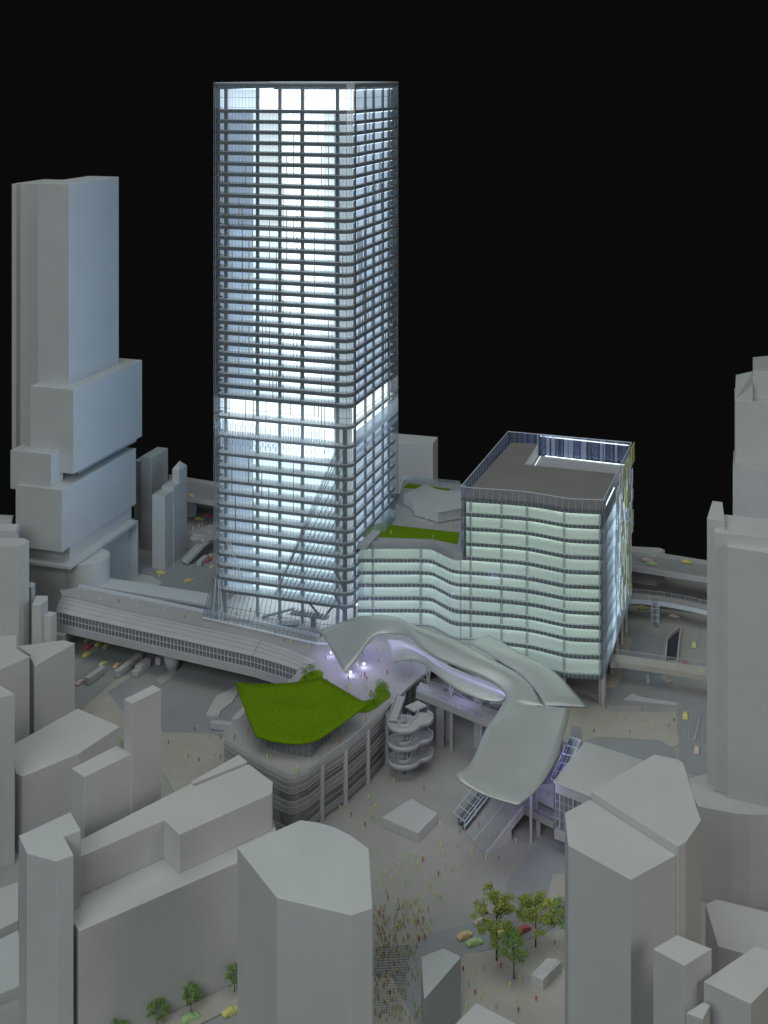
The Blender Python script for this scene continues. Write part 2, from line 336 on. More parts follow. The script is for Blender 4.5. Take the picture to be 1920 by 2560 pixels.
# right side
e = empty('slab_tower', XD(1767, 4.2), 'big slab tower with a raised corner pier and recessed panel, standing on the curved podium', 'building')
zp = .30
MB().prism([W(1767.5, 1295, 1.184), W(1812, 1302, 1.184), W(1806, 1255, 1.184), W(1781, 1252, 1.184)], zp, 1.184).build('corner_pier', 'white_warm', e, bevel=.0009)
MB().prism([W(1785, 1330, 1.155), W(1990, 1350, 1.155), W(1990, 1305, 1.155), W(1800, 1285, 1.155)], zp, 1.155).build('main_body', 'white', e, bevel=.0009)
MB().prism([W(1818, 1366, 1.12), W(1990, 1393, 1.12), W(1990, 1380, 1.12), W(1817, 1352, 1.12)], zp, 1.12).build('front_panel', 'white_cool', e, bevel=.0009)
arc = [(1722, 1945), (1730, 1985), (1745, 2015), (1797, 2025), (1831, 2032), (1875, 2036), (1990, 2034), (1990, 1930), (1800, 1925)]
massing('curved_podium', 'low podium with a long curved front wall under the big slab tower', arc, zp, 'white')
e = empty('far_tower', XD(1835, 6.5), 'distant tower with chamfered top, cut by the picture edge', 'building')
def fb(name, pts, d, z0, z1, m): MB().prism([XD(x, d+dd) for x, dd in pts], z0, z1).build(name, m, e, bevel=.0009)
fb('lower_body', [(1832, 0), (1990, -.1), (1990, .4), (1834, .3)], 6.42, 0, .655, 'white_cool')
fb('upper_body', [(1838, 0), (1990, -.1), (1990, .4), (1836, .25)], 6.52, .655, .974, 'white')
fb('top_body', [(1882, 0), (1990, -.07), (1990, .4), (1882, .3)], 6.56, .974, 1.122, 'white')
zz = .974
wd_ = MB(); a1, b1, c1, d1 = XD(1837, 6.53), XD(1882, 6.50), XD(1882, 6.8), XD(1840, 6.8)
wd_.add([(*a1[:2], zz), (*b1[:2], zz), (*c1[:2], zz), (*d1[:2], zz), (*b1[:2], 1.06), (*c1[:2], 1.06), (*d1[:2], 1.04)], [[3, 2, 1, 0], [0, 1, 4], [1, 2, 5, 4], [2, 3, 6, 5], [3, 0, 6], [0, 4, 5, 6]])
wd_.build('sloped_shoulder', 'white', e)
e = empty('twin_block', XD(1577, 3.07), 'many-sided twin block in two close halves with a thin gap between', 'building')
z1 = .70
MB().prism([W(1412, 2031.4, z1), W(1475.4, 1998.4, z1), W(1688, 2134.5, z1), W(1690, 2137, z1), W(1576.8, 2198.7, z1), W(1420.4, 2112.9, z1)], 0, z1).build('front_half', 'white', e, bevel=.0009)
z2 = .722
MB().prism([W(1478, 1979, z2), W(1635, 1886, z2), W(1693.6, 1898, z2), W(1705, 1905, z2), W(1711, 1914, z2), W(1735, 1998, z2), W(1752.7, 2051, z2), W(1714, 2105, z2), W(1694, 2116, z2)], 0, z2).build('rear_half', 'white_warm', e, bevel=.0009)
massing('small_tower', 'small square tower tucked against the twin block', [(1632.4, 2372), (1692, 2337), (1779.5, 2371.6), (1711, 2413.5)], .57, 'white_warm')
massing('small_tower', 'square block at the lower corner cut by two picture edges', [(1759, 2453), (1888, 2365), (1990, 2395), (1877, 2509)], .52, 'white_warm')
massing('infill_block', 'tiny low block squeezed between the two square corner towers', [(1716, 2532), (1757, 2504.6), (1775, 2512), (1757, 2548)], .5, 'white_warm')
massing('wide_block', 'wide slant-cornered block before the curved podium', [(1764, 2260.6), (1791.5, 2248), (1990, 2297), (1990, 2420), (1795, 2365)], .25, 'white_warm')
massing('wedge_hut', 'sharp triangular wedge hut standing alone in the crowded street', [(1053, 2392), (1109, 2370.5), (1153, 2392), (1060, 2499)], .168, 'white_cool')
massing('street_hut', 'pitched corner of a block rising from the bottom picture edge', [(1190, 2507), (1320, 2574), (1180, 2700), (1090, 2610)], .2, 'white')
massing('kiosk', 'low loaf-shaped kiosk beside the big trees', [(1327.6, 2436), (1367, 2395), (1392, 2396), (1404, 2405), (1372, 2434), (1357.5, 2449.5)], [.034, .042, .042, .034, .040, .034], 'white_warm')
massing('plaza_box', 'low flat box standing alone on the open plaza', [(955, 2043), (1028, 1996), (1094, 2033), (1045, 2083)], .033, 'white')

# ------------------------------------------------------------------ main tower
TC = XD(866, 5.5)
def TP(u, v, z=0.0): p = TC+Lx*u+Rx*v; return Vector((p.x, p.y, z))
def uat(px, v): return along(TP(0, v), Lx, px)
def vat(px, u): return along(TP(u, 0), Rx, px)
tower = empty('glass_tower', TP(.3, .3), 'tall glowing glass office tower with dark floor bands', 'tower')
UL, VB = .646, .659
foot = [(0, 0), (UL-.018, 0), (UL, .018), (UL, VB), (-.0287, VB), (-.0287, .0287)]
def tpoly(ins, f=foot):
    cu = sum(p[0] for p in f)/len(f); cv = sum(p[1] for p in f)/len(f)
    return [TP(u-ins*(1 if u > cu else -1), v-ins*(1 if v > cv else -1)) for u, v in f]
ZS = [2.4964-k*.04778 for k in range(28)]
ZLOW = [1.110, 1.0244, .9422, .882, .82, .766, .710, .653, .598, .544, .487, .433, .380, .325]
TH = .0150
SLABS = []
for i, z in enumerate(ZS):
    SLABS.append(MB().prism(tpoly(.010), z-TH/2, z+TH/2).build('floor_slab', 'slab', tower))
for i, z in enumerate(ZLOW):
    f = foot
    SLABS.append(MB().prism(tpoly(.010, f), z-TH/2+.004, z+TH/2).build('floor_slab', 'slab', tower))
# ring beam and rails of the crown
def ring(z0, z1, ins, w, m, name):
    a = tpoly(ins); b = tpoly(ins+w); n = len(a); mb = MB()
    vs = [(p.x, p.y, z0) for p in a]+[(p.x, p.y, z1) for p in a]+[(p.x, p.y, z0) for p in b]+[(p.x, p.y, z1) for p in b]
    fs = []
    for i in range(n):
        j = (i+1) % n
        fs += [[i, j, n+j, n+i], [2*n+j, 2*n+i, 3*n+i, 3*n+j], [n+i, n+j, 3*n+j, 3*n+i], [j, i, 2*n+i, 2*n+j]]
    return mb.add(vs, fs).build(name, m, tower)
ring(2.604, 2.619, .008, .012, 'slab', 'crown_beam')
ring(2.622, 2.6265, .000, .004, 'silver_line', 'crown_cap')
ring(2.5575, 2.559, .001, .002, 'mullion', 'crown_rail')
ring(2.512, 2.5135, .001, .002, 'mullion', 'crown_rail')
ring(1.157, 1.1585, .001, .002, 'mullion', 'crown_rail')
# glass skins
gl = tpoly(0)
for i in range(len(gl)):
    a, b = gl[i], gl[(i+1) % len(gl)]
    MB().wall([a, b], 1.207, 2.627).build('glass_pane', 'tower_glass', tower)
    MB().wall([a, b], .335, 1.206).build('glass_pane', 'hazy_glass', tower)
for p in gl: MB().bar((p.x, p.y, .335), (p.x, p.y, 2.627), .0018).build('corner_profile', 'fin', tower)
# columns behind the skin
for px in (563.5, 643, 698.6, 755.5, 843):
    p = TP(uat(px, .04), .04); MB().prism([p+Lx*.0065, p-Lx*.0065, p-Lx*.0065+Rx*.012, p+Lx*.0065+Rx*.012], 1.206, 2.604).build('column', 'column', tower)
    p = TP(uat(px, .055), .055); MB().prism([p+Lx*.0065, p-Lx*.0065, p-Lx*.0065+Rx*.010, p+Lx*.0065+Rx*.010], .21, 1.2059).build('column', 'column_hazy', tower)
for px in (888, 914.6, 935, 958, 973):
    p = TP(-.014, vat(px, -.014)); MB().prism([p, p+Lx*.009, p+Lx*.009+Rx*.013, p+Rx*.013], .21, 2.604).build('column', 'column', tower)
p = TP(.012, .03); MB().prism([p, p+Lx*.016, p+Lx*.016+Rx*.014, p+Rx*.014], .21, 1.11).build('column', 'column', tower)
# luminous walls a little behind the columns, white floor plates
cz = [2.602]+ZS+ZLOW
def tbox(u0, u1, v0, v1, z0, z1): return MB().prism([TP(u0, v0), TP(u1, v0), TP(u1, v1), TP(u0, v1)], z0, z1)
VC = .085
ua, ub, uc = uat(838, VC), uat(650, VC), uat(548, VC)
for i in range(len(cz)-1):
    zt, zb = cz[i]-TH/2-.0003, cz[i+1]+TH/2+.0012
    tall = zt-zb > .067
    lowz = zt < 1.0
    MB().prism(tpoly(.016), cz[i+1]+TH/2, cz[i+1]+TH/2+.001).build('floor_plate', 'inner_white', SLABS[i])
    if tall or lowz: tbox(ua if i else .0, (uc-.03 if tall and i else ub), VC, VC+.04, zb, zt).build('light_core', 'core_low' if lowz else 'core_bright', tower)
    else:
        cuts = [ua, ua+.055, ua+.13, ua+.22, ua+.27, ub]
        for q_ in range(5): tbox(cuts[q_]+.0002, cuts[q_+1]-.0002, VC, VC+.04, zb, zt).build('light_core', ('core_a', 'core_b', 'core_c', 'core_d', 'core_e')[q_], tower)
    if i and not tall:
        tbox(.002, ua-.004, VC-.029, VC-.025, zt-.0014, zt-.0003).build('light_strip', 'strip_soft', SLABS[i-1])
        tbox(ub+.01, uc-.01, VC-.004, VC, zt-.0014, zt-.0003).build('light_strip', 'strip_faint', SLABS[i-1])
        if zt < 1.5: tbox(.10, .50, .60, .604, zb, zt).build('side_diffuser', 'side_blue', tower)  # unseen back panels, added to throw light on the rear block
    if not tall: tbox(ub+.0005, ub+.035, VC+.004, VC+.012, zb, zt).build('partition', 'core_e', tower)  # glowing step added to soften the core's edge
    tbox((uc-.029 if tall and i else ub+.0005 if tall else ub+.0355), uc, VC+.01, VC+.02, zb, zt).build('partition', 'partition_glow' if tall else 'backlit', tower)
    tbox(.004, .010, .075, .64, zb, zt).build('side_diffuser', 'core_bright' if tall and zt < 1.5 else 'core_side', tower)
    if i: tbox(.0, ua-.002, VC-.02, VC-.012, zb, zt).build('partition', 'core_corner', tower)
    if zt < 2.0: tbox(.03, .60, VC-.024, VC-.016, zt-.0014, zt-.0003).build('light_strip', 'strip_soft', SLABS[i-1])
    tbox(-.012, -.009, .06, .62, zt-.003, zt-.0003).build('light_strip', 'strip_faint', SLABS[max(i-1, 0)])
    tbox(.60, .606, .11, .60, zb, zt).build('side_diffuser', 'side_blue', tower)  # glow added on the turned-away side to light the stacked tower blue
# fine joints of the glazing: one mass of hairlines, and the bolder staggered fins one by one
mm = MB()
def face_lines(a, b, n, z0, z1, w, off):
    nrm = Vector((b.y-a.y, a.x-b.x, 0)).normalized()
    for k in range(1, n):
        p = a.lerp(b, k/n)+nrm*off; mm.bar((p.x, p.y, z0), (p.x, p.y, z1), w, w*.6)
A0, A1 = TP(0, -.0008), TP(UL-.018, -.0008)
face_lines(A0, A1, 38, .335, 2.627, .0009, 0)
B0, B1 = TP(-.0295, .0287), TP(-.0295, VB)
face_lines(B0, B1, 40, .335, 2.627, .0009, 0)
face_lines(TP(0, -.0008), TP(-.0295, .0287), 3, .335, 2.627, .0008, 0)
stuff(mm.build('glazing_joints', 'mullion', tower))
rf = random.Random(3)
for k in range(78):
    j = rf.randint(1, 37); u = (UL-.018)*j/38; i0 = rf.randint(0, 24); i1 = min(27, i0+rf.randint(2, 5))
    MB().bar(TP(u, -.0022, ZS[i0]), TP(u, -.0022, ZS[i1]), .0026, .003).build('facade_fin', 'fin', tower)
for k in range(60):
    j = rf.randint(1, 39); v = .0287+(VB-.0287)*j/40; i0 = rf.randint(0, 24); i1 = min(27, i0+rf.randint(2, 5))
    MB().bar(TP(-.031, v, ZS[i0]), TP(-.031, v, ZS[i1]), .0026, .003).build('facade_fin', 'fin', tower)
for u in (.055, .10, .115, .13, .15, .26, .38, .44, .48, .56): MB().bar(TP(u, -.0022, 1.206), TP(u, -.0022, 1.206-rf.choice([.05, .096, .096])), .0028, .003).build('facade_fin', 'fin', tower)
for k in range(9):
    u = rf.uniform(.12, .6); i0 = rf.randint(1, 6); MB().bar(TP(u, -.0022, ZLOW[i0]), TP(u, -.0022, ZLOW[i0+rf.randint(2, 4)]), .0026, .003).build('facade_fin', 'fin', tower)
# louvre belt under the bright double-height storey
for k in range(44):
    u = .10+k*.0122; z = 1.105-.012*(k % 2)
    tl = MB().bar(TP(u, -.006, z), TP(u, -.006, z-.072), .0042, .0016).build('louvre', 'frosted_glass', tower)
    MB().bar(TP(u, -.006, z-.085), TP(u, -.006, z-.108), .0036, .0016).build('louvre', 'frosted_glass', tower)
for k in range(46):
    v = .035+k*.0134
    MB().bar(TP(-.034, v, 1.10), TP(-.034, v, 1.028), .0042, .0016).build('louvre', 'frosted_glass', tower)
    MB().bar(TP(-.034, v, 1.012), TP(-.034, v, .99), .0036, .0016).build('louvre', 'frosted_glass', tower)
# folded glass sail over the lower corner, with raking ribs
SA, SB_, SCc = TP(.045, -.004, 1.03), TP(.335, -.020, .355), TP(-.006, -.060, .355)
SD = TP(-.004, -.006, 1.03)
MB().add([SD, SA, SB_, SCc], [[0, 1, 2, 3]]).build('folded_glass', 'tower_glass', tower)
sd_ = (SB_-SA)
for k in range(17):
    if k < 3: p = SD.lerp(SA, (3-k)/3.5)
    else: p = Vector(SD.lerp(SCc, (k-2)/15.5))
    t_ = (p.z-.357)/(SA.z-.355)
    q = SCc.lerp(SB_, 0) + (SB_-SCc)*max(0.0, min(1.0, t_*.98))
    MB().bar(p+Vector((0, -.0015, 0)), q+Vector((0, -.0015, 0)), .0030, .003).build('sail_rib', 'fin' if k % 3 else 'mullion', tower)
MB().bar(SA, SB_, .0016).build('sail_edge', 'fin', tower)
# flared left foot: small twisted panel with bright ribs
FA, FB_, FC = TP(UL, .0, .385), TP(UL+.035, -.02, .21), TP(.56, -.035, .21)
MB().add([FA, FB_, FC, TP(.60, -.003, .385)], [[0, 1, 2, 3]]).build('folded_glass', 'tower_glass', tower)
for k in range(8):
    t = k/7; MB().bar(FA.lerp(TP(.60, -.003, .385), t), FB_.lerp(FC, t), .0026).build('sail_rib', 'silver_line' if k in (3, 5, 6) else 'mullion', tower)
for k, (a_, b_) in enumerate((((567, 1372), (590, 1450)), ((572, 1374), (600, 1452)), ((576, 1378), (607, 1455)))):
    MB().bar(TP(uat(a_[0], -.004), -.004, .557), TP(uat(b_[0], -.004), -.004, .395), .0024).build('sail_rib', 'silver_line', tower)
# lobby skirt: slanted glazing from the lowest slab out to the deck
top = [TP(u, -.002, .333) for u in (UL, .5, .35, .2, .1, 0)]; bot = [TP(u, v, .2125) for u, v in ((UL+.03, -.03), (.52, -.05), (.35, -.075), (.2, -.10), (.1, -.11), (-.02, -.08))]
sk = MB()
for i in range(5): sk.quad(top[i], top[i+1], bot[i+1], bot[i])
sk.build('lobby_glass', 'tower_glass', tower)
for i in range(5):
    for k in range(7):
        t = k/7; MB().bar(top[i].lerp(top[i+1], t), bot[i].lerp(bot[i+1], t), .0016).build('lobby_mullion', 'fin', tower)
for i in range(5): MB().bar(top[i].lerp(bot[i], .5), top[i+1].lerp(bot[i+1], .5), .0016).build('lobby_rail', 'mullion', tower)
for i in range(5): MB().bar(bot[i], bot[i+1], .009, .006).build('lobby_sill', 'silver_line', tower)
tbox(.0, UL, .005, .60, .205, .2125).build('lobby_floor', 'concrete', tower)
tbox(.06, .58, .30, .56, .2126, .318).build('light_core', 'core_bright', tower)
tbox(.05, .60, .03, .28, .3155, .317).build('lobby_glow_panel', 'strip_low', tower)  # hidden glowing panel added to brighten the lobby
MB().bar(TP(.42, .05, .218), TP(.28, .08, .262), .02, .006).build('lobby_stair', 'slab', tower)
MB().bar(TP(.42, .02, .20), TP(.24, .03, .222), .05, .004).build('lobby_bridge', 'slab', tower)
tbox(.10, .27, .02, .06, .258, .264).build('lobby_gallery', 'slab', tower)
tbox(.16, .18, .03, .05, .2126, .258).build('gallery_post', 'column', tower)
for k in range(10): MB().bar(TP(.27-k*.017, .0, .268), TP(.27-k*.017, .07, .268), .004, .003).build('gallery_slat', 'slab', tower)
for a_, b_ in (((.13, .05, .245), (.07, .03, .325)), ((.13, .05, .245), (.19, .03, .325)), ((.02, .03, .30), (.07, .03, .38)), ((.02, .03, .40), (.07, .03, .487))):
    MB().bar(TP(*a_), TP(*b_), .009).build('raking_brace', 'column', tower)

# ------------------------------------------------------------------ lit block with wavy floors
podium = empty('wavy_block', XD(1511, 5.31), 'glowing office block with wavy floor slabs and glass parapet', 'building')
CUR = [(894, 5.60), (985, 5.60), (1070, 5.595), (1100, 5.545), (1135, 5.475), (1180, 5.458), (1254, 5.433), (1314, 5.406), (1351, 5.379), (1412, 5.326), (1455, 5.312), (1511, 5.303)]
def wav(k):
    out = []
    for i, (x, d) in enumerate(CUR):
        a = .0035*math.sin(k*.9+i*.8)*(1 if 2 < i < 11 else .2)
        out.append(XD(x, d+a))
    return out
P1, P2, P3, P4 = W(1152.7, 1215.8, .873), W(1270.5, 1078.7, .873), W(1579, 1106.2, .873), W(1509.6, 1247.6, .873)
for p in (P1, P2, P3, P4): p.z = 0
PZ = [.8148, .752, .690, .6226, .560, .498, .444, .388, .329, .275, .204, .122]
BACKL = TP(-.032, .62)
pth = .0135
def cut_left(pts, xmin):
    return [p for p in pts if p.x/p.y*F+CX >= xmin]
def sm(pts, n=5):   # smooth polyline (Catmull-Rom)
    out = []
    for i in range(len(pts)-1):
        a, b, c, d = pts[max(i-1, 0)], pts[i], pts[i+1], pts[min(i+2, len(pts)-1)]
        for k in range(n):
            t = k/n; out.append(.5*((2*b)+(c-a)*t+(2*a-5*b+4*c-d)*t*t+(3*b-a-3*c+d)*t**3))
    out.append(pts[-1]); return out
inn = .003
for k, z in enumerate(PZ):
    if k < 4: fr = [P1]+cut_left(wav(k), 1170)
    else: fr = wav(k)
    fr = sm(fr, 4); fr2 = [p+Vector((0, inn, 0)) for p in fr]; fr2[-1] = fr2[-1]-Lx*-.0+Vector((-.006, .0, 0))
    back = [P3+Vector((-.010, -.01, 0)), (P2 if k < 4 else BACKL)]
    if k == 0: back = [W(1536, 1185, .826), W(1311, 1162, .826), W(1345, 1110, .826), P2+Vector((.012, -.03, 0))]
    MB().prism(fr2+back, z-pth/2, z+pth/2).build('floor_slab', 'slab', podium)
# glass front
gf = sm([Vector((p.x, p.y-.004, 0)) for p in [XD(x, d) for x, d in CUR]], 4)
up = [p for p in gf if p.x/p.y*F+CX > 1156]; up[0] = P1.copy()
MB().wall(up, .56, .818).build('glass_pane', 'podium_glass', podium)
MB().wall(up, .8182, .873).build('glass_pane', 'clear_glass', podium)
MB().wall(gf, .115, .572).build('glass_pane', 'podium_glass', podium)
MB().wall([P4, P3], .115, .873).build('glass_pane', 'frosted_glass', podium)
MB().wall([P1, P2], .56, .873).build('glass_pane', 'blue_glass', podium)
MB().wall([P2, P3], .50, .873).build('glass_pane', 'blue_glass', podium)
for a, b in ((P1, P2), (P2, P3), (P3, P4)): MB().bar((a.x, a.y, .873), (b.x, b.y, .873), .003).build('parapet_rail', 'silver_line', podium)
for i in range(len(up)-1): pass
pr = MB()
for i in range(len(up)-1): pr.bar((up[i].x, up[i].y, .873), (up[i+1].x, up[i+1].y, .873), .0024)
pr.build('parapet_rail', 'silver_line', podium)
ml = MB()
def walk(pts, step):
    out = []; acc = 0
    for i in range(len(pts)-1):
        a, b = pts[i], pts[i+1]; L = (b-a).length; t = (step-acc)
        while t < L: out.append(a.lerp(b, t/L)); t += step
        acc = L-(t-step)
    return out
for p in walk(gf, .0185):
    zt = .82 if p.x/p.y*F+CX > 1157 else .566
    ml.bar((p.x, p.y-.0012, .118), (p.x, p.y-.0012, zt), .0009, .001)
for p in walk(up, .028): ml.bar((p.x, p.y, .82), (p.x, p.y, .873), .0007)
for p in walk([P1, P2], .03): ml.bar((p.x, p.y, .80), (p.x, p.y, .873), .0008)
for p in walk([P2, P3], .03): ml.bar((p.x, p.y, .80), (p.x, p.y, .873), .0008)
stuff(ml.build('glazing_joints', 'silver_line', podium))
# inner luminous wall, columns, light strips
bk = [p+Vector((0, .029, 0)) for p in gf]; bk = [p for p in bk if p.x < P4.x-.012]
tops = [.873]+PZ
for k in range(len(PZ)-1):
    zt, zb = PZ[k]-pth/2-.0003, PZ[k+1]+pth/2+.0003
    pts = [p for p in bk if (p.x/p.y*F+CX > 1165 if k < 4 else True)]
    MB().wall(pts, zb, zt).build('luminous_wall', 'lumi_green', podium)
    MB().prism([p+Vector((0, -.014, 0)) for p in pts]+pts[::-1], zb-.0003, zb+.0008).build('floor_plate', 'floor_grey', podium)
    fr = [p+Vector((0, -.0055, 0)) for p in pts]; st = MB()
    for i in range(len(fr)-1): st.bar((fr[i].x, fr[i].y, zt-.0012), (fr[i+1].x, fr[i+1].y, zt-.0012), .003, .0016)
    st.build('light_strip', 'strip_green', podium)
def facade_d(px):
    for i in range(len(CUR)-1):
        if CUR[i][0] <= px <= CUR[i+1][0]:
            t = (px-CUR[i][0])/(CUR[i+1][0]-CUR[i][0]); return CUR[i][1]*(1-t)+CUR[i+1][1]*t
    return CUR[-1][1]
for px, zt in ((932, .55), (1052, .55), (1152, .55), (1177, .815), (1254, .815), (1318, .815), (1411, .815), (1500, .815)):
    c = XD(px, facade_d(min(px, 1500))+.0265); c2 = MB(); c2.tube([(c.x, c.y, 0), (c.x, c.y, zt)], .0065, 12); c2.build('column', 'bridge_white', podium)
c = XD(1508, 5.312); MB().box(c.x-.008, c.x+.008, c.y+.004, c.y+.02, 0, .12).build('column', 'concrete', podium)
# roof with sunken corner court
zr = .826
front = sm([P1]+cut_left(wav(0), 1170), 4)
sidev = (P3-P4)
c0, c1, c2_ = W(1316, 1162, zr), W(1345, 1110, zr), W(1545, 1185, zr)
q1 = P4+sidev*.62
rl = [p+Vector((.006, .012, 0)) for p in front[:-1]]+[P4+Vector((-.012, .012, 0)), W(1538, 1184, zr), W(1311, 1161, zr), W(1345, 1109, zr)]+[P2+Vector((.012, -.03, 0))]
MB().prism(rl, zr-.006, zr).build('roof', 'roof_brown', podium)
MB().prism([W(1311, 1163, zr), W(1342, 1111, zr), P3+Vector((-.02, -.02, 0)), W(1538, 1186, zr)], .765, .772).build('court_floor', 'concrete', podium)
MB().quad(*(Vector((p.x, p.y, z)) for p, z in ((W(1311, 1161, zr), zr-.001), (W(1345, 1109, zr), zr-.001), (W(1345, 1109, zr), .772), (W(1311, 1161, zr), .772)))).build('court_wall', 'inner_white', podium, solid=.003)
cw = W(1352, 1112, zr); ce = P3+Vector((-.02, -.025, 0))
st = MB(); st.bar((cw.x, cw.y+.012, .866), (ce.x, ce.y, .866), .005, .004); st.build('light_strip', 'strip_low', podium)
st = MB(); a, b = W(1318, 1158, zr), W(1345, 1114, zr); st.bar((a.x+.012, a.y, .774), (b.x+.012, b.y, .774), .003, .002); st.build('light_strip', 'strip_low', podium)  # added to brighten the court's left wall
st = MB(); st.bar((cw.x+.02, cw.y-.012, .775), (ce.x-.02, ce.y-.01, .775), .003, .002); st.build('light_strip', 'strip_faint', podium)  # added to brighten the back screen and court floor
rr = random.Random(5); x = 0.0
while x < .95:
    w = rr.uniform(.012, .05); a = P2.lerp(P3, .12+x*.86); b = P2.lerp(P3, min(.985, .12+(x+w)*.86))
    MB().prism([(a.x, a.y-.012), (b.x, b.y-.012), (b.x, b.y-.009), (a.x, a.y-.009)], .772, .872).build('screen_panel', 'screen_white' if rr.random() < .6 else 'blue_glass', podium); x += w+rr.uniform(.006, .03)
# side facade: staggered glowing and yellow fins
nrm = Vector((sidev.y, -sidev.x, 0)).normalized()
for t0, t1, z0_, z1_, mm_ in ((.09, .30, .13, .76, 'core_side'), (.30, .40, .13, .76, 'side_glow'), (.40, .70, .22, .76, 'side_glow'), (.40, .70, .13, .22, 'core_side'), (.70, 1.0, .13, .76, 'core_side')):
    a, b = P4+sidev*t0-nrm*.03, P4+sidev*t1-nrm*.03
    MB().prism([a, b, b-nrm*.004, a-nrm*.004], z0_, z1_).build('side_diffuser', mm_, podium)
for k in range(150):
    t = rr.uniform(.30, .96); z = rr.uniform(.17, .80); h = rr.uniform(.04, .13)
    yel = t > .55 and rr.random() < .38
    if abs((z-.45)) > .40*(1-abs(t-.62)): continue
    a = P4+sidev*t+nrm*(.006+rr.random()*.004); b = a+sidev.normalized()*.016
    MB().prism([a, b, b+nrm*.004, a+nrm*.004], z, min(.86, z+h)).build('side_fin', 'fin_yellow' if yel else 'fin_white', podium)
for t in (.9, .935, .97, 1.0):
    a = P4+sidev*t+nrm*.008; b = a+sidev.normalized()*.02; MB().prism([a, b, b+nrm*.004, a+nrm*.004], .78, .87).build('side_fin', 'fin_yellow', podium)
for t in (.10, .34, .52, .70, .86):
    c = P4+sidev*t+nrm*-.012; cm = MB(); cm.tube([(c.x, c.y, 0), (c.x, c.y, .12)], .009, 14); cm.build('column', 'bridge_white', podium)

# roof terrace between tower and block
zt_ = .57
terr = [p+Vector((0, .006, 0)) for p in gf if p.x/p.y*F+CX < 1160]
tp = terr+[XD(1158, 5.52), W(1165, 1212, zt_), W(1010, 1198, zt_), TP(-.032, .60), TP(-.032, .03)]
rt = empty('roof_terrace', XD(1000, 5.8), 'paved roof terrace with lawns between the glass tower and the wavy block', 'terrace')
MB().prism(tp, .5662, .572).build('paving', 'deck', rt)
for pts in ([(903, 1340), (930, 1307), (1148, 1331), (1143, 1359), (1082, 1346)], [(1010, 1218), (1020, 1208), (1125, 1222), (1118, 1228)]):
    MB().prism([W(x, y, .5755) for x, y in pts], .572, .5755).build('lawn', 'grass', rt)
MB().wall([Vector((p.x, p.y-.0085, 0)) for p in terr], .554, .592).build('parapet', 'acrylic_grey', rt)
MB().wall([Vector((p.x, p.y-.006, 0)) for p in terr], .558, .590).build('glass_rail', 'rail_glass', rt)
MB().wall([W(1010, 1202, .572), W(1150, 1216, .572)], .572, .60).build('glass_rail', 'frosted_glass', rt)
bb = [TP(-.034, .06), TP(-.034, .26), TP(-.075, .26), TP(-.075, .06)]
MB().prism(bb, .572, .590).build('plinth', 'concrete', rt)
MB().prism([TP(-.034, .28), TP(-.034, .50), TP(-.075, .46), TP(-.085, .30)], .572, .610).build('light_well', 'frosted_glass', rt)
zv = .626
pv = empty('roof_pavilion', W(1060, 1295, .572), 'white star-roofed pavilion with curved walls on the roof terrace', 'pavilion')
pvp = [(1008, 1236), (1062, 1211), (1090, 1222), (1120, 1227), (1155, 1226), (1155, 1270), (1125, 1275), (1095, 1281), (1065, 1270), (1036, 1263), (1032, 1252), (1022, 1243)]
pr_ = [W(x, y, zv) for x, y in pvp]
MB().prism(pr_, zv-.005, zv).build('roof', 'white_cool', pv)
cp = sum(pr_, Vector((0, 0, 0)))/len(pr_)
PW = MB().prism([cp+(p-cp)*.97 for p in pr_], .5757, zv-.0052).build('wall', 'white', pv)
mv = MB()
for i in range(len(pr_)):
    for k in range(4):
        p = cp+(pr_[i].lerp(pr_[(i+1) % len(pr_)], k/4)-cp)*.975; MB().bar((p.x, p.y, .576), (p.x, p.y, zv-.006), .0018).build('wall_post', 'bridge_white', PW)

# ------------------------------------------------------------------ terrace building, covered bridge, decks at z = .21
ZT = .21
def T(x, y, z=ZT): return W(x, y, z)
plz = empty('deck_building', T(739, 1942), 'open-sided terrace building with louvred walls and a paved deck on top', 'building'); plz.location.z = 0
deckpts = [(739, 1946), (770, 1932), (805, 1905), (864, 1866), (919.5, 1819), (1022.5, 1716), (1070, 1676), (1180, 1640), (1180, 1572), (1000, 1553), (880, 1553), (800, 1594), (735, 1690), (700, 1720), (640, 1725), (606, 1788), (561, 1826), (560, 1858), (600, 1882), (660, 1917), (705, 1940), (722, 1947)]
MB().prism([T(x, y) for x, y in deckpts], ZT-.012, ZT).build('deck', 'deck', plz)
inner = [(739, 1925), (800, 1888), (919, 1800), (1015, 1700), (800, 1690), (620, 1800), (590, 1850)]
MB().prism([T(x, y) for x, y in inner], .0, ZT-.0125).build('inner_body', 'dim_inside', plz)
# front-right louvred facade
RE = [T(739, 1946), T(770, 1932), T(805, 1905), T(864, 1866), T(919.5, 1819), T(975, 1763)]
LE = [T(739, 1946), T(722, 1947), T(705, 1940), T(660, 1917), T(600, 1882), T(560, 1858), T(561, 1826)]
def lou(path, z, h, m='concrete', name='louvre', off=0.0):
    b = MB()
    for i in range(len(path)-1):
        a, c = path[i], path[i+1]; b.bar((a.x, a.y+off, z), (c.x, c.y+off, z), .0014, h)
    return b.build(name, m, plz)
for z in (.1965, .178, .160, .130, .110, .090, .040):
    lou(RE, z, .0016, 'bridge_white', 'band_line', -.0028); lou(LE, z, .0016, 'bridge_white', 'band_line', -.0028)
for path in (RE, LE): MB().wall([p+Vector((0, .006, 0)) for p in path], .012, .1975).build('acrylic_skin', 'acrylic_thin', plz)
for zz0, zz1 in ((.160, .1975), (.090, .130), (.012, .040)):
    for path in (RE, LE): MB().wall([p+Vector((0, .003, 0)) for p in path], zz0, zz1).build('acrylic_band', 'acrylic_grey', plz)
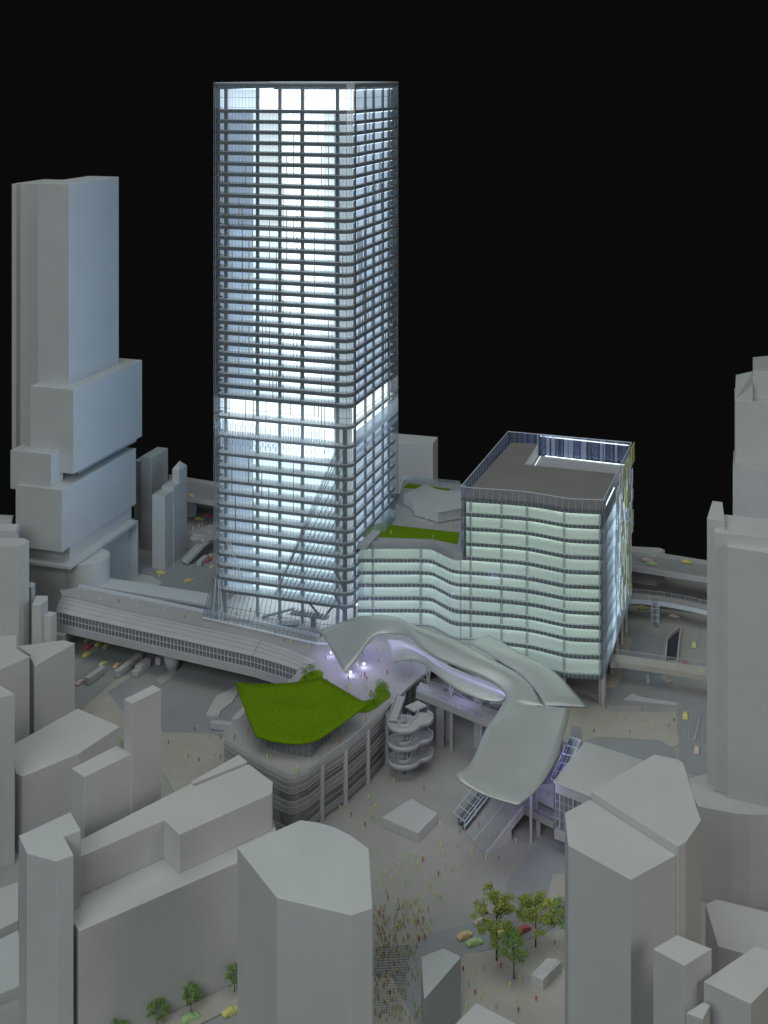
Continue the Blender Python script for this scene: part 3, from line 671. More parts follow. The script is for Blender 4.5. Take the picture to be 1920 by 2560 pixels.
lou(RE[1:], .146, .0014, 'bridge_white', 'rail', .002); lou(RE[1:], .062, .0014, 'bridge_white', 'rail', .002)
for x, y in ((805, 1905), (864, 1866), (919.5, 1819), (966, 1772)):
    p = T(x, y); MB().prism([p+Vector((-.008, -.004, 0)), p+Vector((.008, -.004, 0)), p+Vector((.008, .010, 0)), p+Vector((-.008, .010, 0))], 0, ZT-.013).build('column', 'concrete', plz)
for x, y in ((739, 1944), (690, 1930)):
    p = T(x, y)+Vector((0, .03, 0)); MB().box(p.x-.012, p.x+.012, p.y-.01, p.y+.01, 0, .19).build('column', 'concrete', plz)
def rail(path, z0, z1, parent, m='rail_glass', posts=True, step=.035):
    RG = MB().wall(path, z0, z1).build('rail_glass', m, parent)
    t = MB()
    for i in range(len(path)-1): t.bar((path[i].x, path[i].y, z1), (path[i+1].x, path[i+1].y, z1), .0015)
    t.build('handrail', 'bridge_white', RG)
    if posts:
        for p in walk(path, step): MB().bar((p.x, p.y, z0), (p.x, p.y, z1), .0012).build('rail_post', 'bridge_white', RG)
rail([p+Vector((0, .004, 0)) for p in RE[::-1]+LE[1:]], ZT, ZT+.014, plz, step=.06)
# green roofed pavilion on the deck
gp = empty('green_pavilion', T(778, 1895), 'glazed pavilion with a big curling lawn roof on the deck building', 'pavilion')
rim = [(590, 1704, .318), (620, 1708, .306), (675, 1709, .296), (720, 1707, .296), (760, 1702, .300), (803, 1692, .312), (840, 1714, .298), (880, 1737, .298), (919.5, 1760, .308), (891, 1780, .293), (840, 1816, .283), (800, 1843, .277), (779, 1851, .274), (750, 1856, .272), (712, 1854.5, .271), (675, 1848, .273), (641, 1837.6, .28), (625, 1800, .293), (605, 1748, .306)]
rim = [W(x, y, z) for x, y, z in rim]
cen = sum(rim, Vector((0, 0, 0)))/len(rim); cen.z = .287
mb = MB(); n = len(rim); NR = 6
rings = [[cen.lerp(p, (r+1)/NR)-Vector((0, 0, .012*math.sin(math.pi*(r+1)/NR))) for p in rim] for r in range(NR)]
vs = [cen]+[v for r in rings for v in r]; fs = [[0, 1+i, 1+(i+1) % n] for i in range(n)]
for r in range(NR-1):
    for i in range(n): fs.append([1+r*n+i, 1+(r+1)*n+i, 1+(r+1)*n+(i+1) % n, 1+r*n+(i+1) % n])
mb.add(vs, fs); roof = mb.build('lawn_roof', 'grass', gp, smooth=True); 
sd = roof.modifiers.new('solid', 'SOLIDIFY'); sd.thickness = .008; sd.offset = -1
rb = random.Random(11); bl = MB()
tris = []
for r in range(NR):
    for i in range(n):
        if r == 0: tris.append((cen, rings[0][i], rings[0][(i+1) % n]))
        else: tris += [(rings[r-1][i], rings[r][i], rings[r][(i+1) % n]), (rings[r-1][i], rings[r][(i+1) % n], rings[r-1][(i+1) % n])]
def blades(bl, tris, dens, h=.0022):
    for a, b, c in tris:
        ar = (b-a).cross(c-a).length/2; cnt = ar*dens; k = int(cnt)+(1 if rb.random() < cnt-int(cnt) else 0)
        for _ in range(k):
            s, t = rb.random(), rb.random()
            if s+t > 1: s, t = 1-s, 1-t
            p = a+(b-a)*s+(c-a)*t; an = rb.random()*6.28; w = .0011; d = Vector((math.cos(an), math.sin(an), 0))*w
            hh = h*rb.uniform(.4, 1.1); tip = p+Vector((rb.uniform(-.0015, .0015), rb.uniform(-.0015, .0015), hh))
            bl.add([p-d, p+d, tip], [[0, 1, 2]])
blades(bl, tris, 90000)
stuff(bl.build('grass_blades', 'blade', gp))
wl = [(657, 1868), (712, 1886), (778, 1895), (800, 1868), (830, 1845), (870, 1800), (700, 1745), (645, 1800)]
wlp = [T(x, y-2) for x, y in wl]
MB().wall(wlp+[wlp[0]], ZT, .258).build('glass_wall', 'rail_glass', gp)
ci = sum(wlp, Vector((0, 0, 0)))/len(wlp)
MB().prism([ci+(p-ci)*.72 for p in wlp], ZT, .245).build('inner_room', 'dim_inside', gp)
for p in walk(wlp[:5], .022): MB().bar((p.x, p.y, ZT), (p.x, p.y, .256), .003).build('mullion', 'column', gp)
for i in range(5): MB().bar((wlp[i].x, wlp[i].y, .242), (wlp[i+1].x, wlp[i+1].y, .242), .0018).build('rail', 'mullion', gp)
for lab, pts in (('small round lawn mound behind the green roof, near the covered bridge', [(748, 1702), (757, 1690), (775, 1680), (795, 1675), (808, 1681), (806, 1692), (790, 1697), (770, 1706)]),
                 ('hook-shaped lawn mound at the deck edge above the spiral ramp', [(893, 1778), (900, 1755), (930, 1748), (941, 1738), (937, 1722), (945, 1713), (960, 1716), (975, 1730), (974, 1742), (960, 1752), (940, 1768), (915, 1779)])):
    P = [T(x, y, ZT+.004) for x, y in pts]; m_ = empty('lawn_mound', T(pts[0][0], pts[0][1]), lab, 'lawn')
    P = sm(P+[P[0]], 3)[:-1]
    MB().prism(P, ZT, ZT+.005).build('turf', 'grass', m_, bevel=.002)
    cq = sum(P, Vector((0, 0, 0)))/len(P); bl = MB(); blades(bl, [(Vector((cq.x, cq.y, ZT+.005)), Vector((P[i].x, P[i].y, ZT+.005)), Vector((P[(i+1) % len(P)].x, P[(i+1) % len(P)].y, ZT+.005))) for i in range(len(P))], 70000)
    stuff(bl.build('grass_blades', 'blade', m_))

# covered bridge
br = empty('covered_bridge', XD(420, 5.6), 'long covered footbridge with a vaulted roof and a grid of windows', 'bridge')
zbt, zwb, zwt, zrg = .105, .140, .193, .212
near = [(140, 1577), (300, 1614.5), (470, 1653.5), (631, 1691), (700, 1712), (760, 1734)]
nb = [W(x, y, zbt) for x, y in near]
ridge = [(155.7, 1489), (310, 1526), (480, 1561), (655, 1601.6), (725, 1625), (790, 1655)]
rg = [W(x, y, zrg) for x, y in ridge]
N = len(nb)
def strip_(a, b, name, m, **k):
    mb = MB(); n = len(a); mb.add(list(a)+list(b), [[i, i+1, n+i+1, n+i] for i in range(n-1)]); return mb.build(name, m, br, **k)
lift = lambda L, z: [Vector((p.x, p.y, z)) for p in L]
strip_(nb, lift(nb, zwb), 'fascia', 'bridge_white', solid=.003)
back_ = [p+Vector((0, .055, 0)) for p in nb]
strip_(lift(back_, zwb), lift(back_, zwt), 'inner_wall', 'concrete')
strip_(lift(nb, zwb), lift(back_, zwb), 'inner_floor', 'concrete')
strip_(lift(nb, zbt), lift([p+Vector((0, .33, 0)) for p in nb], zbt), 'soffit', 'concrete')
strip_(lift(nb, zwb), lift(nb, zwt), 'window_glass', 'rail_glass')
for p in walk(nb, .0185): MB().bar((p.x, p.y-.001, zwb), (p.x, p.y-.001, zwt), .0022, .002).build('window_bar', 'silver_line', br)
for z in (zwb+.001, (zwb+zwt)/2, zwt-.001):
    mb = MB()
    for i in range(N-1): mb.bar((nb[i].x, nb[i].y-.001, z), (nb[i+1].x, nb[i+1].y-.001, z), .0024, .002)
    mb.build('window_rail', 'silver_line', br)
mb = MB(); K = 8; rows = []
nbs = [nb[i].lerp(nb[i+1], t/4) for i in range(N-1) for t in range(4)]+[nb[-1]]
rgs = [rg[i].lerp(rg[i+1], t/4) for i in range(N-1) for t in range(4)]+[rg[-1]]
for a, b in zip(nbs, rgs):
    for k in range(K+1):
        t = k/K; z = zwt+(zrg-zwt)*math.sin(t*math.pi/2); rows.append(Vector((a.x+(b.x-a.x)*t, a.y-.004+(b.y-a.y+.004)*t, z)))
mb.add(rows, [[i*(K+1)+k, i*(K+1)+k+1, (i+1)*(K+1)+k+1, (i+1)*(K+1)+k] for i in range(len(nbs)-1) for k in range(K)])
mb.build('vaulted_roof', 'bridge_white', br, smooth=True, solid=.004)
VR = bpy.data.objects['vaulted_roof']
for k in (2, 4, 6):
    mb = MB(); t = k/K; z = zwt+(zrg-zwt)*math.sin(t*math.pi/2)+.0024
    L = [Vector((a.x+(b.x-a.x)*t, a.y-.004+(b.y-a.y+.004)*t, z)) for a, b in zip(nbs, rgs)]
    for i in range(len(L)-1): mb.bar(L[i], L[i+1], .0008, .0006)
    mb.build('roof_seam', 'slab', VR)
for i in range(len(nbs)):
    if i in (3*4,):
        L = [rows[i*(K+1)+k]+Vector((0, 0, .0024)) for k in range(K+1)]; mb = MB()
        for k in range(K): mb.bar(L[k], L[k+1], .0018, .0008)
        mb.build('roof_seam', 'slab', VR)
far = [(196, 1468), (400, 1508), (566, 1543.6), (700, 1572), (798, 1592.7)]
fp = [W(x, y, .204) for x, y in far]
MB().prism([Vector((p.x, p.y+.002, 0)) for p in rg]+[T(800, 1640)]+fp[::-1]+[W(150, 1475, .204)], .192, .204).build('walk_deck', 'deck', br)
mb = MB()
for i in range(len(fp)-1): mb.bar((fp[i].x, fp[i].y, .211), (fp[i+1].x, fp[i+1].y, .211), .005, .014)
mb.build('parapet', 'silver_line', br)
pm = MB(); c = W(428, 1680, 0); pm.tube([(c.x, c.y+.02, 0), (c.x, c.y+.02, .10)], [.028, .042], 28); pm.build('pier', 'bridge_white', br, smooth=True)
pm = MB(); c = W(150, 1640, 0); pm.box(c.x-.03, c.x+.03, c.y-.02, c.y+.05, 0, .104); pm.build('pier', 'concrete', br)
# low hall behind the bridge
hl = empty('low_hall', W(400, 1530), 'long low hall with a flat roof and a strip of windows behind the covered bridge', 'building')
zh = .168
MB().prism([W(234, 1465, zh), W(270, 1444, zh), W(528, 1484, zh), W(526, 1513, zh)], zh-.014, zh).build('roof', 'white_cool', hl, bevel=.001)
hp = [W(238, 1466, zh), W(274, 1446, zh), W(524, 1485, zh), W(522, 1511, zh)]
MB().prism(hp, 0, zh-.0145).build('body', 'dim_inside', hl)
a, b = W(236, 1466.5, zh), W(524, 1513, zh)
for k in range(36):
    p = a.lerp(b, k/35); MB().bar((p.x, p.y-.002, .10), (p.x, p.y-.002, zh-.015), .0018).build('window_bar', 'silver_line', hl)
# left walkway decks near slim towers
tag(MB().prism([W(470, 1330, .11), W(560, 1300, .11), W(560, 1340, .11), W(495, 1350, .11)], .10, .11).build('walkway_deck', 'deck'), 'raised walkway deck between the slim towers and the glass tower', 'walkway')
rm = empty('walkway_ramp', W(470, 1405), 'bent ramp coming down from the raised walkway by the slim towers', 'ramp')
for a, b in ((W(480, 1345, .105), W(515, 1352, .095)), (W(515, 1352, .095), W(462, 1408, .01))):
    MB().bar(a, b, .045, .01).build('ramp_flight', 'concrete', rm)
    d = Vector((0, 0, .010)); s = (b-a).cross(Vector((0, 0, 1))).normalized()*.022
    MB().bar(a+d+s, b+d+s, .004, .014).build('ramp_wall', 'bridge_white', rm); MB().bar(a+d-s, b+d-s, .004, .014).build('ramp_wall', 'bridge_white', rm)

# viaduct crossing behind
va = empty('viaduct', XD(1000, 6.9), 'elevated road viaduct with pale parapets crossing behind the towers', 'viaduct')
n0, n1 = Vector((-1.30, 7.51, 0)), Vector((1.85, 6.155, 0)); f0, f1 = Vector((-1.34, 7.85, 0)), Vector((1.9, 6.35, 0))
MB().prism([n0, n1, f1, f0], .138, .150).build('road_deck', 'road', va)
MB().bar((n0.x, n0.y, .150), (n1.x, n1.y, .150), .012, .026).build('parapet', 'bridge_white', va)
MB().bar((f0.x, f0.y, .158), (f1.x, f1.y, .158), .008, .020).build('parapet', 'bridge_white', va)
for t in (.05, .2, .8, .95):
    p = n0.lerp(n1, t).lerp(f0.lerp(f1, t), .5); MB().box(p.x-.03, p.x+.03, p.y-.03, p.y+.03, 0, .1378).build('pier', 'concrete', va)
tag(MB().prism([W(1574, 1368, .16), W(1650, 1372, .16), W(1662, 1378, .16), W(1640, 1388, .16), W(1574, 1380, .16)], .0, .165).build('low_block', 'white'), 'low flat block just beyond the viaduct beside the wavy block', 'building')
struct(MB().prism([W(1560, 1470, .02), W(1790, 1500, .02), W(1790, 1530, .02), W(1560, 1500, .02)], 0, .02).build('lower_road', 'dim_inside'))
# footbridges on the right
fbm = empty('road_footbridge', W(1572, 1520), 'pale curved footbridge with a glass lift tower over the road', 'bridge')
q = [W(x, y, .085) for x, y in ((1540, 1504), (1600, 1505), (1660, 1511), (1720, 1522), (1800, 1540))]
qb = [p+Vector((.01, .10, 0)) for p in q]
MB().prism(q+qb[::-1], .077, .085).build('deck', 'deck', fbm)
mb = MB()
for i in range(4): mb.bar((q[i].x, q[i].y, .086), (q[i+1].x, q[i+1].y, .086), .004, .020)
mb.build('parapet', 'silver_line', fbm)
rail(qb, .085, .105, fbm)
c = W(1638, 1565); MB().box(c.x-.016, c.x+.016, c.y-.014, c.y+.016, 0, .125).build('lift_shaft', 'rail_glass', fbm)
for dx in (-.016, .016):
    for dy in (-.014, .016): MB().bar((c.x+dx, c.y+dy, 0), (c.x+dx, c.y+dy, .125), .0022).build('lift_post', 'silver_line', fbm)
for z in (.03, .06, .09, .124): MB().bar((c.x-.016, c.y-.0145, z), (c.x+.016, c.y-.0145, z), .002).build('lift_bar', 'silver_line', fbm)
MB().box(c.x+.010, c.x+.026, c.y+.03, c.y+.05, 0, .077).build('pier', 'bridge_white', fbm)
fb2 = empty('plain_footbridge', W(1620, 1711), 'straight plain footbridge with a glass rail leaving the wavy block', 'bridge')
q = [W(x, y, .098) for x, y in ((1530, 1652), (1545, 1656), (1660, 1672), (1800, 1694))]
qb = [W(x, y, .098) for x, y in ((1538, 1634), (1552, 1637), (1660, 1652), (1800, 1672))]
MB().prism(q+qb[::-1], .076, .098).build('deck', 'plaza', fb2)
rail(qb, .098, .118, fb2, step=.033)
for x, y in ((1621, 1708), (1543, 1668)):
    c = W(x, y); cm = MB(); cm.tube([(c.x, c.y+.008, 0), (c.x, c.y+.008, .0755)], .009, 14); cm.build('pier', 'bridge_white', fb2)
MB().box(W(1530, 1650, .098).x-.01, W(1545, 1650, .098).x, W(1530, 1650, .098).y-.015, W(1530, 1650, .098).y+.05, .07, .097).build('abutment', 'concrete', fb2)

# ------------------------------------------------------------------ silver canopies
def ribbon(name, label, secs, bulge, nu=10, thick=.006, sub=4):
    fa = sm([W(*s[0]) for s in secs], sub); nr = sm([W(*s[1]) for s in secs], sub); bg = []
    for i in range(len(secs)-1):
        for k in range(sub): bg.append(bulge[i]+(bulge[i+1]-bulge[i])*k/sub)
    bg.append(bulge[-1])
    vs = []
    for a, b, g_ in zip(fa, nr, bg):
        for k in range(nu+1):
            t = k/nu; p = a.lerp(b, t); p.z += g_*math.sin(math.pi*t); vs.append(p)
    fs = [[i*(nu+1)+k, i*(nu+1)+k+1, (i+1)*(nu+1)+k+1, (i+1)*(nu+1)+k] for i in range(len(fa)-1) for k in range(nu)]
    mb = MB(); mb.add(vs, fs)
    root = empty(name, vs[0]-Vector((0, 0, vs[0].z-ZT)), label, 'canopy', 'silver flowing canopies')
    o = mb.build('shell', 'canopy', root, smooth=True, solid=thick)
    return root, fa, nr
main_secs = [((799.5, 1576, .285), (862.5, 1681, .275)), ((845, 1561, .31), (893, 1645, .305)), ((893, 1543.4, .345), (923, 1604, .335)), ((953, 1540, .365), (953.6, 1584.6, .35)),
             ((997, 1547.7, .372), (1005.7, 1589, .357)), ((1036, 1565, .373), (1040, 1610.7, .358)), ((1110, 1591, .37), (1084, 1641, .352)), ((1170, 1617, .365), (1140, 1665, .345)),
             ((1231, 1650, .355), (1196.6, 1686.6, .338)), ((1292, 1684, .34), (1236, 1708, .325)), ((1329, 1717, .325), (1259.6, 1730, .315)), ((1359, 1765, .31), (1266, 1745, .31)),
             ((1420, 1772.6, .305), (1255, 1765, .305)), ((1422, 1790, .302), (1236, 1795, .303)), ((1416, 1815, .30), (1214, 1825.5, .30)), ((1405, 1850, .295), (1192, 1877.6, .29)),
             ((1387.6, 1899, .285), (1170.6, 1916.6, .28)), ((1361.6, 1947, .275), (1140, 1943.5, .275)), ((1331, 1984, .266), (1206, 1985, .264)), ((1296, 2011, .26), (1290, 2010, .26))]
mainc, mfa, mnr = ribbon('arched_canopy', 'large silver canopy arching over the deck and sweeping down over the stairs', main_secs,
                         [.0, .004, .010, .014, .014, .014, .013, .012, .010, .008, .006, .004, .0, -.006, -.012, -.016, -.018, -.016, -.008, 0])
sec_secs = [((970, 1599, .30), (984, 1657, .285)), ((1005.7, 1604, .315), (1010, 1650, .30)), ((1040, 1617, .32), (1040, 1652, .305)), ((1075, 1640, .315), (1066.4, 1667, .30)),
            ((1110, 1660, .31), (1101, 1695, .295)), ((1162, 1684, .305), (1144.6, 1725.7, .285)), ((1214, 1702, .30), (1192, 1745, .28)), ((1250, 1722, .295), (1235.7, 1754, .278)), ((1267, 1741, .29), (1260, 1750, .285))]
secc, sfa, snr = ribbon('lower_canopy', 'narrow silver canopy tucked below the arched one above the footbridge', sec_secs, [.004, .010, .012, .012, .010, .010, .008, .004, 0])
thr_secs = [((1222.7, 1589, .34), (1173, 1605.5, .34)), ((1253, 1606, .345), (1214, 1630, .343)), ((1301, 1634.5, .345), (1257, 1658, .340)), ((1345, 1656, .34), (1301, 1686.6, .33)),
            ((1390, 1684, .33), (1333, 1719, .318)), ((1420, 1714, .32), (1353, 1747, .31)), ((1448, 1745, .31), (1359, 1760, .305)), ((1468, 1768, .30), (1362, 1764, .302))]
thrc, tfa, tnr = ribbon('pointed_canopy', 'silver canopy with a pointed tip beside the wavy block', thr_secs, [.0, .008, .010, .010, .008, .006, .004, 0])
def post(root, p, q, r=.003): m = MB(); m.tube([p, q], r, 8); m.build('support', 'bridge_white', root)
for (x, y, tz) in ((838, 1626, .285), (908, 1634, .30)):
    b = T(x, y)
    for dx in (-.010, .010): post(mainc, b, b+Vector((dx, .008, tz-ZT)))
for i in (6, 12, 18, 24):
    p = (sfa[i]+snr[i])/2; b = Vector((p.x, p.y+.01, ZT)); post(secc, b, p-Vector((.012, 0, 0))); post(secc, b, p+Vector((.012, 0, 0))); 
    post(secc, Vector((b.x, b.y, 0)), b, .006)
for i in (48, 56, 64):
    p = (mfa[i]*.72+mnr[i]*.28); post(mainc, Vector((p.x, p.y, .0)), p-Vector((0, 0, .024)), .005)
for i in (44, 56):
    p = (mfa[i]*.2+mnr[i]*.8); post(mainc, Vector((p.x, p.y, .0)), p-Vector((0, 0, .022)), .006)
for i in (8, 16, 24):
    p = (tfa[i]+tnr[i])/2; post(thrc, Vector((p.x, p.y, 0)), p-Vector((0, 0, .002)), .005)
# lamps under the canopies
def lamp(px, py, z, label, col, power, r=.0035):
    p = T(px, py, ZT); root = empty('deck_lamp', p, label, 'lamp', 'small bright deck lamps')
    m = MB(); m.tube([p, (p.x, p.y, z-.004)], .0012, 6); m.build('post', 'bridge_white', root)
    m = MB(); m.tube([(p.x, p.y, z-r), (p.x, p.y, z-r*.5), (p.x, p.y, z+r*.5), (p.x, p.y, z+r)], [r*.5, r, r, r*.5], 10); m.build('bulb', 'lamp_white', root, smooth=True)
    d = bpy.data.lights.new('lamp_glow', 'POINT'); d.energy = power; d.color = col; d.shadow_soft_size = .004
    o = bpy.data.objects.new('lamp_glow', d); COL.objects.link(o); o.parent = root; o.location = (0, -.006, z-ZT+.004)
VIO = (.56, .50, 1.0)
lamp(877, 1688, .222, 'bright deck lamp below the lower tip of the arched canopy', VIO, .12)
lamp(910, 1668, .224, 'brightest deck lamp beside the slanted canopy struts', VIO, .13)
lamp(827, 1640, .224, 'deck lamp under the arched canopy near the covered bridge', VIO, .07, .002)
lamp(836, 1622, .23, 'deck lamp at the foot of the canopy support beside the glass tower', VIO, .06, .002)
lamp(923, 1612, .25, 'high lamp on the slanted struts under the arch', VIO, .07, .002)
def glow(name, p, power, col=VIO):
    d = bpy.data.lights.new(name, 'POINT'); d.energy = power; d.color = col; d.shadow_soft_size = .01
    o = bpy.data.objects.new(name, d); COL.objects.link(o); o.location = p
# under-canopy fittings (real little spots fixed below the shells)
def spot_fitting(px, py, z, power, label):
    p = W(px, py, z); root = empty('canopy_spot', p, label, 'lamp', 'violet spots under the canopies')
    m = MB(); m.tube([p+Vector((0, 0, .004)), p-Vector((0, 0, .002))], .003, 8); m.build('housing', 'lamp_white', root)
    d = bpy.data.lights.new('spot_glow', 'POINT'); d.energy = power; d.color = VIO; d.shadow_soft_size = .006
    o = bpy.data.objects.new('spot_glow', d); COL.objects.link(o); o.parent = root; o.location = (0, 0, -.008)
def spot_at(p, power, label):
    root = empty('canopy_spot', p, label, 'lamp', 'violet spots under the canopies')
    m = MB(); m.tube([p+Vector((0, 0, .004)), p-Vector((0, 0, .001))], .0022, 8); m.build('housing', 'bridge_white', root)
    d = bpy.data.lights.new('spot_glow', 'POINT'); d.energy = power; d.color = VIO; d.shadow_soft_size = .004
    o = bpy.data.objects.new('spot_glow', d); COL.objects.link(o); o.parent = root; o.location = (0, 0, -.007)
stp = [mnr[i]+(mfa[i]-mnr[i])*.30+Vector((0, 0, -.010)) for i in range(14, 40)]
ls = MB()
for i in range(len(stp)-1): ls.bar(stp[i], stp[i+1], .003, .002)
ls.build('light_strip', 'strip_violet', mainc)
for i, fr_, pw, lab in ((3, .55, .18, 'violet spot under the tip of the big arched canopy'), (8, .5, .26, 'violet spot under the rising part of the big arched canopy'), (13, .5, .24, 'violet spot under the crown of the big arched canopy')):
    spot_at(mfa[i].lerp(mnr[i], fr_)-Vector((0, 0, .012)), pw, lab)
for i, pw, lab in ((10, .09, 'violet spot under the narrow canopy near its wide end'), (20, .09, 'violet spot under the narrow canopy above the footbridge')):
    spot_at((sfa[i]+snr[i])/2-Vector((0, 0, .012)), pw, lab)
spot_at(mfa[66]*.8+mnr[66]*.2-Vector((0, 0, .06)), .14, 'violet spot under the sweeping canopy near the stair landing')
spot_at(mfa[58]*.85+mnr[58]*.15-Vector((0, 0, .05)), .14, 'violet spot under the sweeping canopy above the glass escalators')
spot_at(mfa[52]*.2+mnr[52]*.8-Vector((0, 0, .03)), .09, 'violet spot where the footbridge meets the sweeping canopy')

# ------------------------------------------------------------------ footbridge under the canopy
fbr = empty('deck_footbridge', T(1023, 1717), 'footbridge with glass rails running from the deck building to the stair canopy', 'bridge')
q = [T(1040, 1728), T(1130, 1764), T(1240, 1810)]; qb = [T(1050, 1705), T(1140, 1738), T(1250, 1780)]
MB().prism(q+qb[::-1], .182, .2095).build('deck', 'concrete', fbr)
rail(q, .2095, .228, fbr, step=.028); rail(qb, .2095, .228, fbr, step=.028)
for x, y in ((1102, 1868), (1125, 1850), (1196, 1870)):
    c = W(x, y); MB().box(c.x-.018, c.x+.012, c.y, c.y+.03, 0, .1815).build('pier', 'concrete', fbr)
# lower level behind: hall floor, escalators
lv = empty('lower_hall', W(1130, 1800), 'half-hidden lower hall floor with dark openings under the canopies', 'hall')
MB().prism([W(1075, 1700, .12), W(1190, 1760, .12), W(1330, 1760, .12), W(1330, 1690, .12), W(1180, 1650, .12)], .11, .12).build('floor', 'deck', lv)
MB().prism([W(1060, 1720, .19), W(1100, 1735, .19), W(1110, 1715, .19), W(1075, 1700, .19)], 0, .18).build('wall', 'dim_inside', lv)
for k in range(3):
    a, b = W(1120+k*10, 1712-k*3, .21), W(1205+k*9, 1762-k*2, .13); MB().bar(a, b, .012, .010).build('escalator', 'mullion', lv)
    MB().bar(a+Vector((0, 0, .012)), b+Vector((0, 0, .012)), .002, .006).build('handrail', 'silver_line', lv)

# spiral ramp
sp = empty('spiral_ramp', W(1010, 1950), 'triple-looped spiral ramp climbing to the deck', 'ramp')
sc_ = XD(1012, 4.80)
def loop(zc_, n=40):
    pts = []
    for k in range(n+1):
        t = math.radians(150+k*250/n)        # opens towards the wall
        pts.append((t, zc_+.012*(k/n-.5)))
    return pts
RI, RO = .026, .064
def ring_path(cx_, cy_, r, a0, a1, z0, z1, n):
    return [Vector((cx_+r*math.cos(math.radians(a0+(a1-a0)*k/n)), cy_+r*math.sin(math.radians(a0+(a1-a0)*k/n)), z0+(z1-z0)*k/n)) for k in range(n+1)]
for zc_ in (.048, .116, .184):
    a_in = ring_path(sc_.x, sc_.y, RI, 60, 375, zc_-.008, zc_+.008, 44); a_out = ring_path(sc_.x, sc_.y, RO, 60, 335, zc_-.008, zc_+.006, 44)
    zt3 = zc_+.008
    lob = [Vector((sc_.x+.066, sc_.y-.022, zt3)), Vector((sc_.x+.082, sc_.y-.016, zt3)), Vector((sc_.x+.098, sc_.y-.004, zt3)), Vector((sc_.x+.108, sc_.y+.018, zt3)), Vector((sc_.x+.106, sc_.y+.048, zt3)), Vector((sc_.x+.088, sc_.y+.070, zt3))]
    lin = [Vector((sc_.x+.030, sc_.y+.014, zt3)), Vector((sc_.x+.036, sc_.y+.022, zt3)), Vector((sc_.x+.043, sc_.y+.034, zt3)), Vector((sc_.x+.048, sc_.y+.048, zt3)), Vector((sc_.x+.052, sc_.y+.062, zt3)), Vector((sc_.x+.055, sc_.y+.075, zt3))]
    po, pi_ = a_out+sm(lob, 3), a_in+sm(lin, 3); n = len(po)
    d_ = MB(); d_.add([p for ab in zip(pi_, po) for p in ab], [[2*i, 2*i+1, 2*i+3, 2*i+2] for i in range(n-1)]); lp = d_.build('ramp_loop', 'concrete', sp, solid=.006)
    for pp, nm in ((po, 'outer_wall'), (pi_, 'inner_wall')):
        w_ = MB(); w_.add([p-Vector((0, 0, .005)) for p in pp]+[p+Vector((0, 0, .014)) for p in pp], [[i, i+1, n+i+1, n+i] for i in range(n-1)]); w_.build(nm, 'bridge_white', lp, solid=.0022, smooth=True)
    for k in range(0, 44, 4):
        p = a_in[k]; MB().bar(p+Vector((0, 0, .012)), p+Vector((0, 0, .026)), .0010).build('rail_post', 'silver_line', lp)
for a in range(6):
    t = a*math.pi/3; MB().bar((sc_.x+.022*math.cos(t), sc_.y+.022*math.sin(t), 0), (sc_.x+.022*math.cos(t), sc_.y+.022*math.sin(t), .225), .0012).build('centre_post', 'silver_line', sp)
m = MB(); m.box(sc_.x-.010, sc_.x+.010, sc_.y-.008, sc_.y+.010, 0, .22); m.build('lift_core', 'rail_glass', sp)
a, b = Vector((sc_.x-.046, sc_.y+.015, .192)), T(1003, 1742)
MB().bar(a, b, .034, .006).build('link_ramp', 'concrete', sp)
for sgn in (-1, 1):
    o_ = (b-a).cross(Vector((0, 0, 1))).normalized()*.017*sgn+Vector((0, 0, .007)); MB().bar(a+o_, b+o_, .0022, .018).build('link_wall', 'bridge_white', sp)
MB().bar((sc_.x+.02, sc_.y+.075, .206), (sc_.x+.07, sc_.y+.12, .206), .05, .006).build('link_ramp', 'concrete', sp)

# grand stair and escalators at the foot of the sweeping canopy
gs = empty('grand_stair', W(1213, 2137), 'wide flight of steps rising from the plaza under the sweeping canopy', 'stairs')
S0, S1 = W(1163, 2080), W(1213, 2137)
dirv = Vector((.0936, .09, 0)).normalized(); rise, runL, nst = .0795, .195, 26
wv = S0-S1
for k in range(nst):
    a = S1+dirv*(runL*k/nst); b = S1+dirv*(runL*(k+1)/nst+.0); zt2 = rise*(k+1)/nst
    MB().prism([a, b, b+wv, a+wv], max(0, zt2-.02), zt2).build('step', 'stair', gs)
sw = MB(); a, b = S1-Vector((0, .004, 0)), S1+dirv*runL-Vector((0, .004, 0)); mid = S1+dirv*.128-Vector((0, .004, 0)); off = Vector((.006, -.004, 0))
prof = [(a, 0), (mid, 0), (mid, .036), (b, .062), (b, rise+.012), (a, .010)]
n = len(prof); sw.add([(p.x, p.y, z) for p, z in prof]+[(p.x+off.x, p.y+off.y, z) for p, z in prof], [list(range(n))[::-1], list(range(n, 2*n))]+[[i, (i+1) % n, n+(i+1) % n, n+i] for i in range(n)])
sw.build('side_wall', 'bridge_white', gs)
MB().bar(S1+wv*.52+Vector((0, 0, .012)), S1+wv*.52+dirv*runL+Vector((0, 0, rise+.012)), .0016).build('handrail', 'silver_line', gs)
es = empty('escalator_bank', W(1150, 2065), 'bank of escalators under a framed glass cover beside the wide steps', 'escalator')
E0 = S0+wv.normalized()*.012
for k in range(2):
    o_ = wv.normalized()*(k*.030)
    MB().bar(E0+o_+Vector((0, 0, .006)), E0+o_+dirv*.21+Vector((0, 0, .1)), .014, .012).build('escalator', 'column', es)
    for s in (-1, 1):
        w2 = wv.normalized()*(s*.009); MB().bar(E0+o_+w2+Vector((0, 0, .018)), E0+o_+w2+dirv*.21+Vector((0, 0, .112)), .0022, .006).build('handrail', 'mullion' if s > 0 else 'silver_line', es)
cov0, cov1 = E0-wv.normalized()*.008, E0+wv.normalized()*.075
